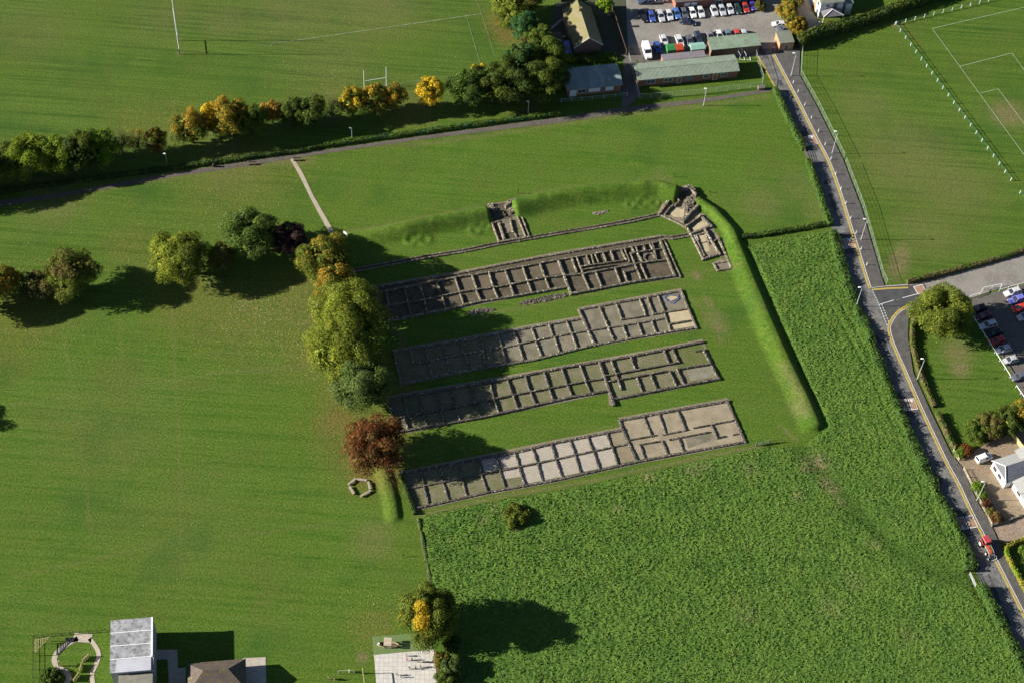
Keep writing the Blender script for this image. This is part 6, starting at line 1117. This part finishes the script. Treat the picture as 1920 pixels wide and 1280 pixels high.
# ================================================================ PEOPLE (children in the playground)
def skinmesh(verts, edges, rad, sub=1):
    me = bpy.data.meshes.new('tmp'); me.from_pydata(verts, edges, []); o = bpy.data.objects.new('tmp', me); COL.objects.link(o); md = o.modifiers.new('s', 'SKIN'); me.skin_vertices[0].data[0].use_root = True
    for i, r in enumerate(rad): me.skin_vertices[0].data[i].radius = (r, r)
    md.use_smooth_shade = True; sb = o.modifiers.new('u', 'SUBSURF'); sb.levels = sub; sb.render_levels = sub
    dg = bpy.context.evaluated_depsgraph_get(); m2 = bpy.data.meshes.new_from_object(o.evaluated_get(dg)); bpy.data.objects.remove(o); return m2
def child(px, py, H, ang, stride, armup, topc, legc, hairc, label, skinc=(.45, .27, .19)):
    w = P(px, py, H*.5); s = H/1.2; root = thing('person', label, 'person', (w.x, w.y, .03), ang, 'children playing on the paved yard'); st_ = stride*s
    V = [(0, 0, .62), (0, 0, .78), (.01, 0, .92), (.015, 0, .99), (.03, 0, 1.08)]; Rd = [.095, .10, .085, .045, .085]; E = [(0, 1), (1, 2), (2, 3), (3, 4)]
    def add(p, r, par): V.append(p); Rd.append(r); E.append((par, len(V)-1)); return len(V)-1
    legs, arms, hands = [], [], []
    for sd in (-1, 1):
        x = stride*sd; k = add((0, sd*.07, .58), .075, 0); k2 = add((x*.6+.02, sd*.075, .32), .052, k); k3 = add((x, sd*.075, .07), .038, k2); add((x+.09, sd*.08, .035), .035, k3); legs.append(((0, sd*.07, .58), (x*.6+.02, sd*.075, .32), (x, sd*.075, .09)))
        a = add((0, sd*.13, .90), .045, 2); up = armup if sd > 0 else armup*.3; e_ = add((-x*.5+.03, sd*.19, .74+up*.18), .034, a); hp = (-x*.7+.10+up*.05, sd*.2, .60+up*.5); add(hp, .026, e_); arms.append(((0, sd*.13, .90), (-x*.5+.03, sd*.19, .74+up*.18), hp)); hands.append(hp)
    bm_ = skinmesh(V, E, Rd); sk = paint(skinc, .6); bm_.materials.clear(); bm_.materials.append(sk); b = bpy.data.objects.new('body', bm_); COL.objects.link(b); b.parent = root; b.scale = (s, s, s)
    q = MB()
    for sd, hp in zip((-1, 1), hands):
        hx, hy, hz = hp; q.box(hx-.01, hx+.05, hy-.03, hy+.03, hz-.05, hz-.01)
        for f in range(4): q.bar((hx+.04, hy-.024+f*.016, hz-.03), (hx+.085-.006*abs(f-1.5), hy-.024+f*.016, hz-.055), .012)
        q.bar((hx+.01, hy-sd*.03, hz-.03), (hx+.045, hy-sd*.052, hz-.045), .013)
    h_ = q.build('hands', sk, root); h_.scale = (s, s, s)
    q = MB(); q.tube((.0, 0, 1.09), (-.03, 0, 1.20), .098, .05, 10); q.tube((-.04, 0, 1.0), (-.03, 0, 1.12), .07, .09, 10); q.build('hair', paint(hairc, .8), root, True).scale = (s, s, s)
    tv = [(0, 0, .60), (0, 0, .78), (.01, 0, .93)]; te = [(0, 1), (1, 2)]; tr2 = [.112, .115, .092]
    for a in arms:
        tv += [a[0], a[1], tuple(Vector(a[1]).lerp(Vector(a[2]), .8))]; n = len(tv); te += [(2, n-3), (n-3, n-2), (n-2, n-1)]; tr2 += [.058, .046, .040]
    m2 = skinmesh(tv, te, tr2); m2.materials.clear(); m2.materials.append(paint(topc, .8)); o = bpy.data.objects.new('top', m2); COL.objects.link(o); o.parent = root; o.scale = (s, s, s)
    tv = [(0, 0, .60)]; te = []; tr2 = [.11]
    for a in legs:
        tv += [a[0], a[1], a[2]]; n = len(tv); te += [(0, n-3), (n-3, n-2), (n-2, n-1)]; tr2 += [.085, .062, .05]
    m2 = skinmesh(tv, te, tr2); m2.materials.clear(); m2.materials.append(paint(legc, .8)); o = bpy.data.objects.new('trousers', m2); COL.objects.link(o); o.parent = root; o.scale = (s, s, s)
red, nav, whi, gry, dk, yel_ = (.45, .03, .03), (.03, .04, .10), (.7, .7, .7), (.2, .2, .21), (.04, .04, .045), (.5, .42, .08); br_, bl_, fa = (.05, .03, .02), (.015, .012, .01), (.30, .2, .1)
KD = [(761.5, 1227, 1.25, 20, .12, .2, whi, dk, br_, 'child in a white top nearest the big tree'), (763, 1235, 1.3, 200, .16, .5, red, dk, bl_, 'child in a red top at the left of the upper group'), (772.5, 1234.5, 1.2, 120, .10, .6, (.08, .12, .06), gry, fa, 'child in a dark green top beside the one in red'),
      (784, 1238, 1.25, 5, .14, .1, nav, dk, bl_, 'child in navy with dark hair in the upper group'), (793, 1239, 1.2, 170, .12, .3, whi, nav, br_, 'child in a white top at the right of the upper group'), (767, 1251, 1.25, 60, .14, .4, nav, gry, br_, 'child in navy at the left of the middle group'),
      (779, 1251, 1.2, 300, .12, .2, gry, dk, bl_, 'child in grey in the middle group'), (788.5, 1248, 1.3, 180, .15, .7, nav, dk, fa, 'fair-haired child at the right of the middle group'), (744, 1263, 1.25, 30, .10, .3, (.10, .14, .25), dk, bl_, 'child in blue at the left of the lowest group'), (751, 1267, 1.2, 90, .14, .2, whi, nav, br_, 'child in white at the right of the lowest group'),
      (616, 1270, 1.3, 0, .2, .5, (.35, .25, .2), dk, fa, 'child in a tan top on the lawn left of the small goal'), (627, 1272, 1.25, 20, .18, .4, red, gry, br_, 'child in a red top on the lawn by the small goal'), (655, 1257, 1.2, 190, .1, .3, whi, whi, fa, 'child dressed in white in the goal mouth')]
for a in KD: child(a[0], a[1], a[2], R(a[3]), *a[4:])
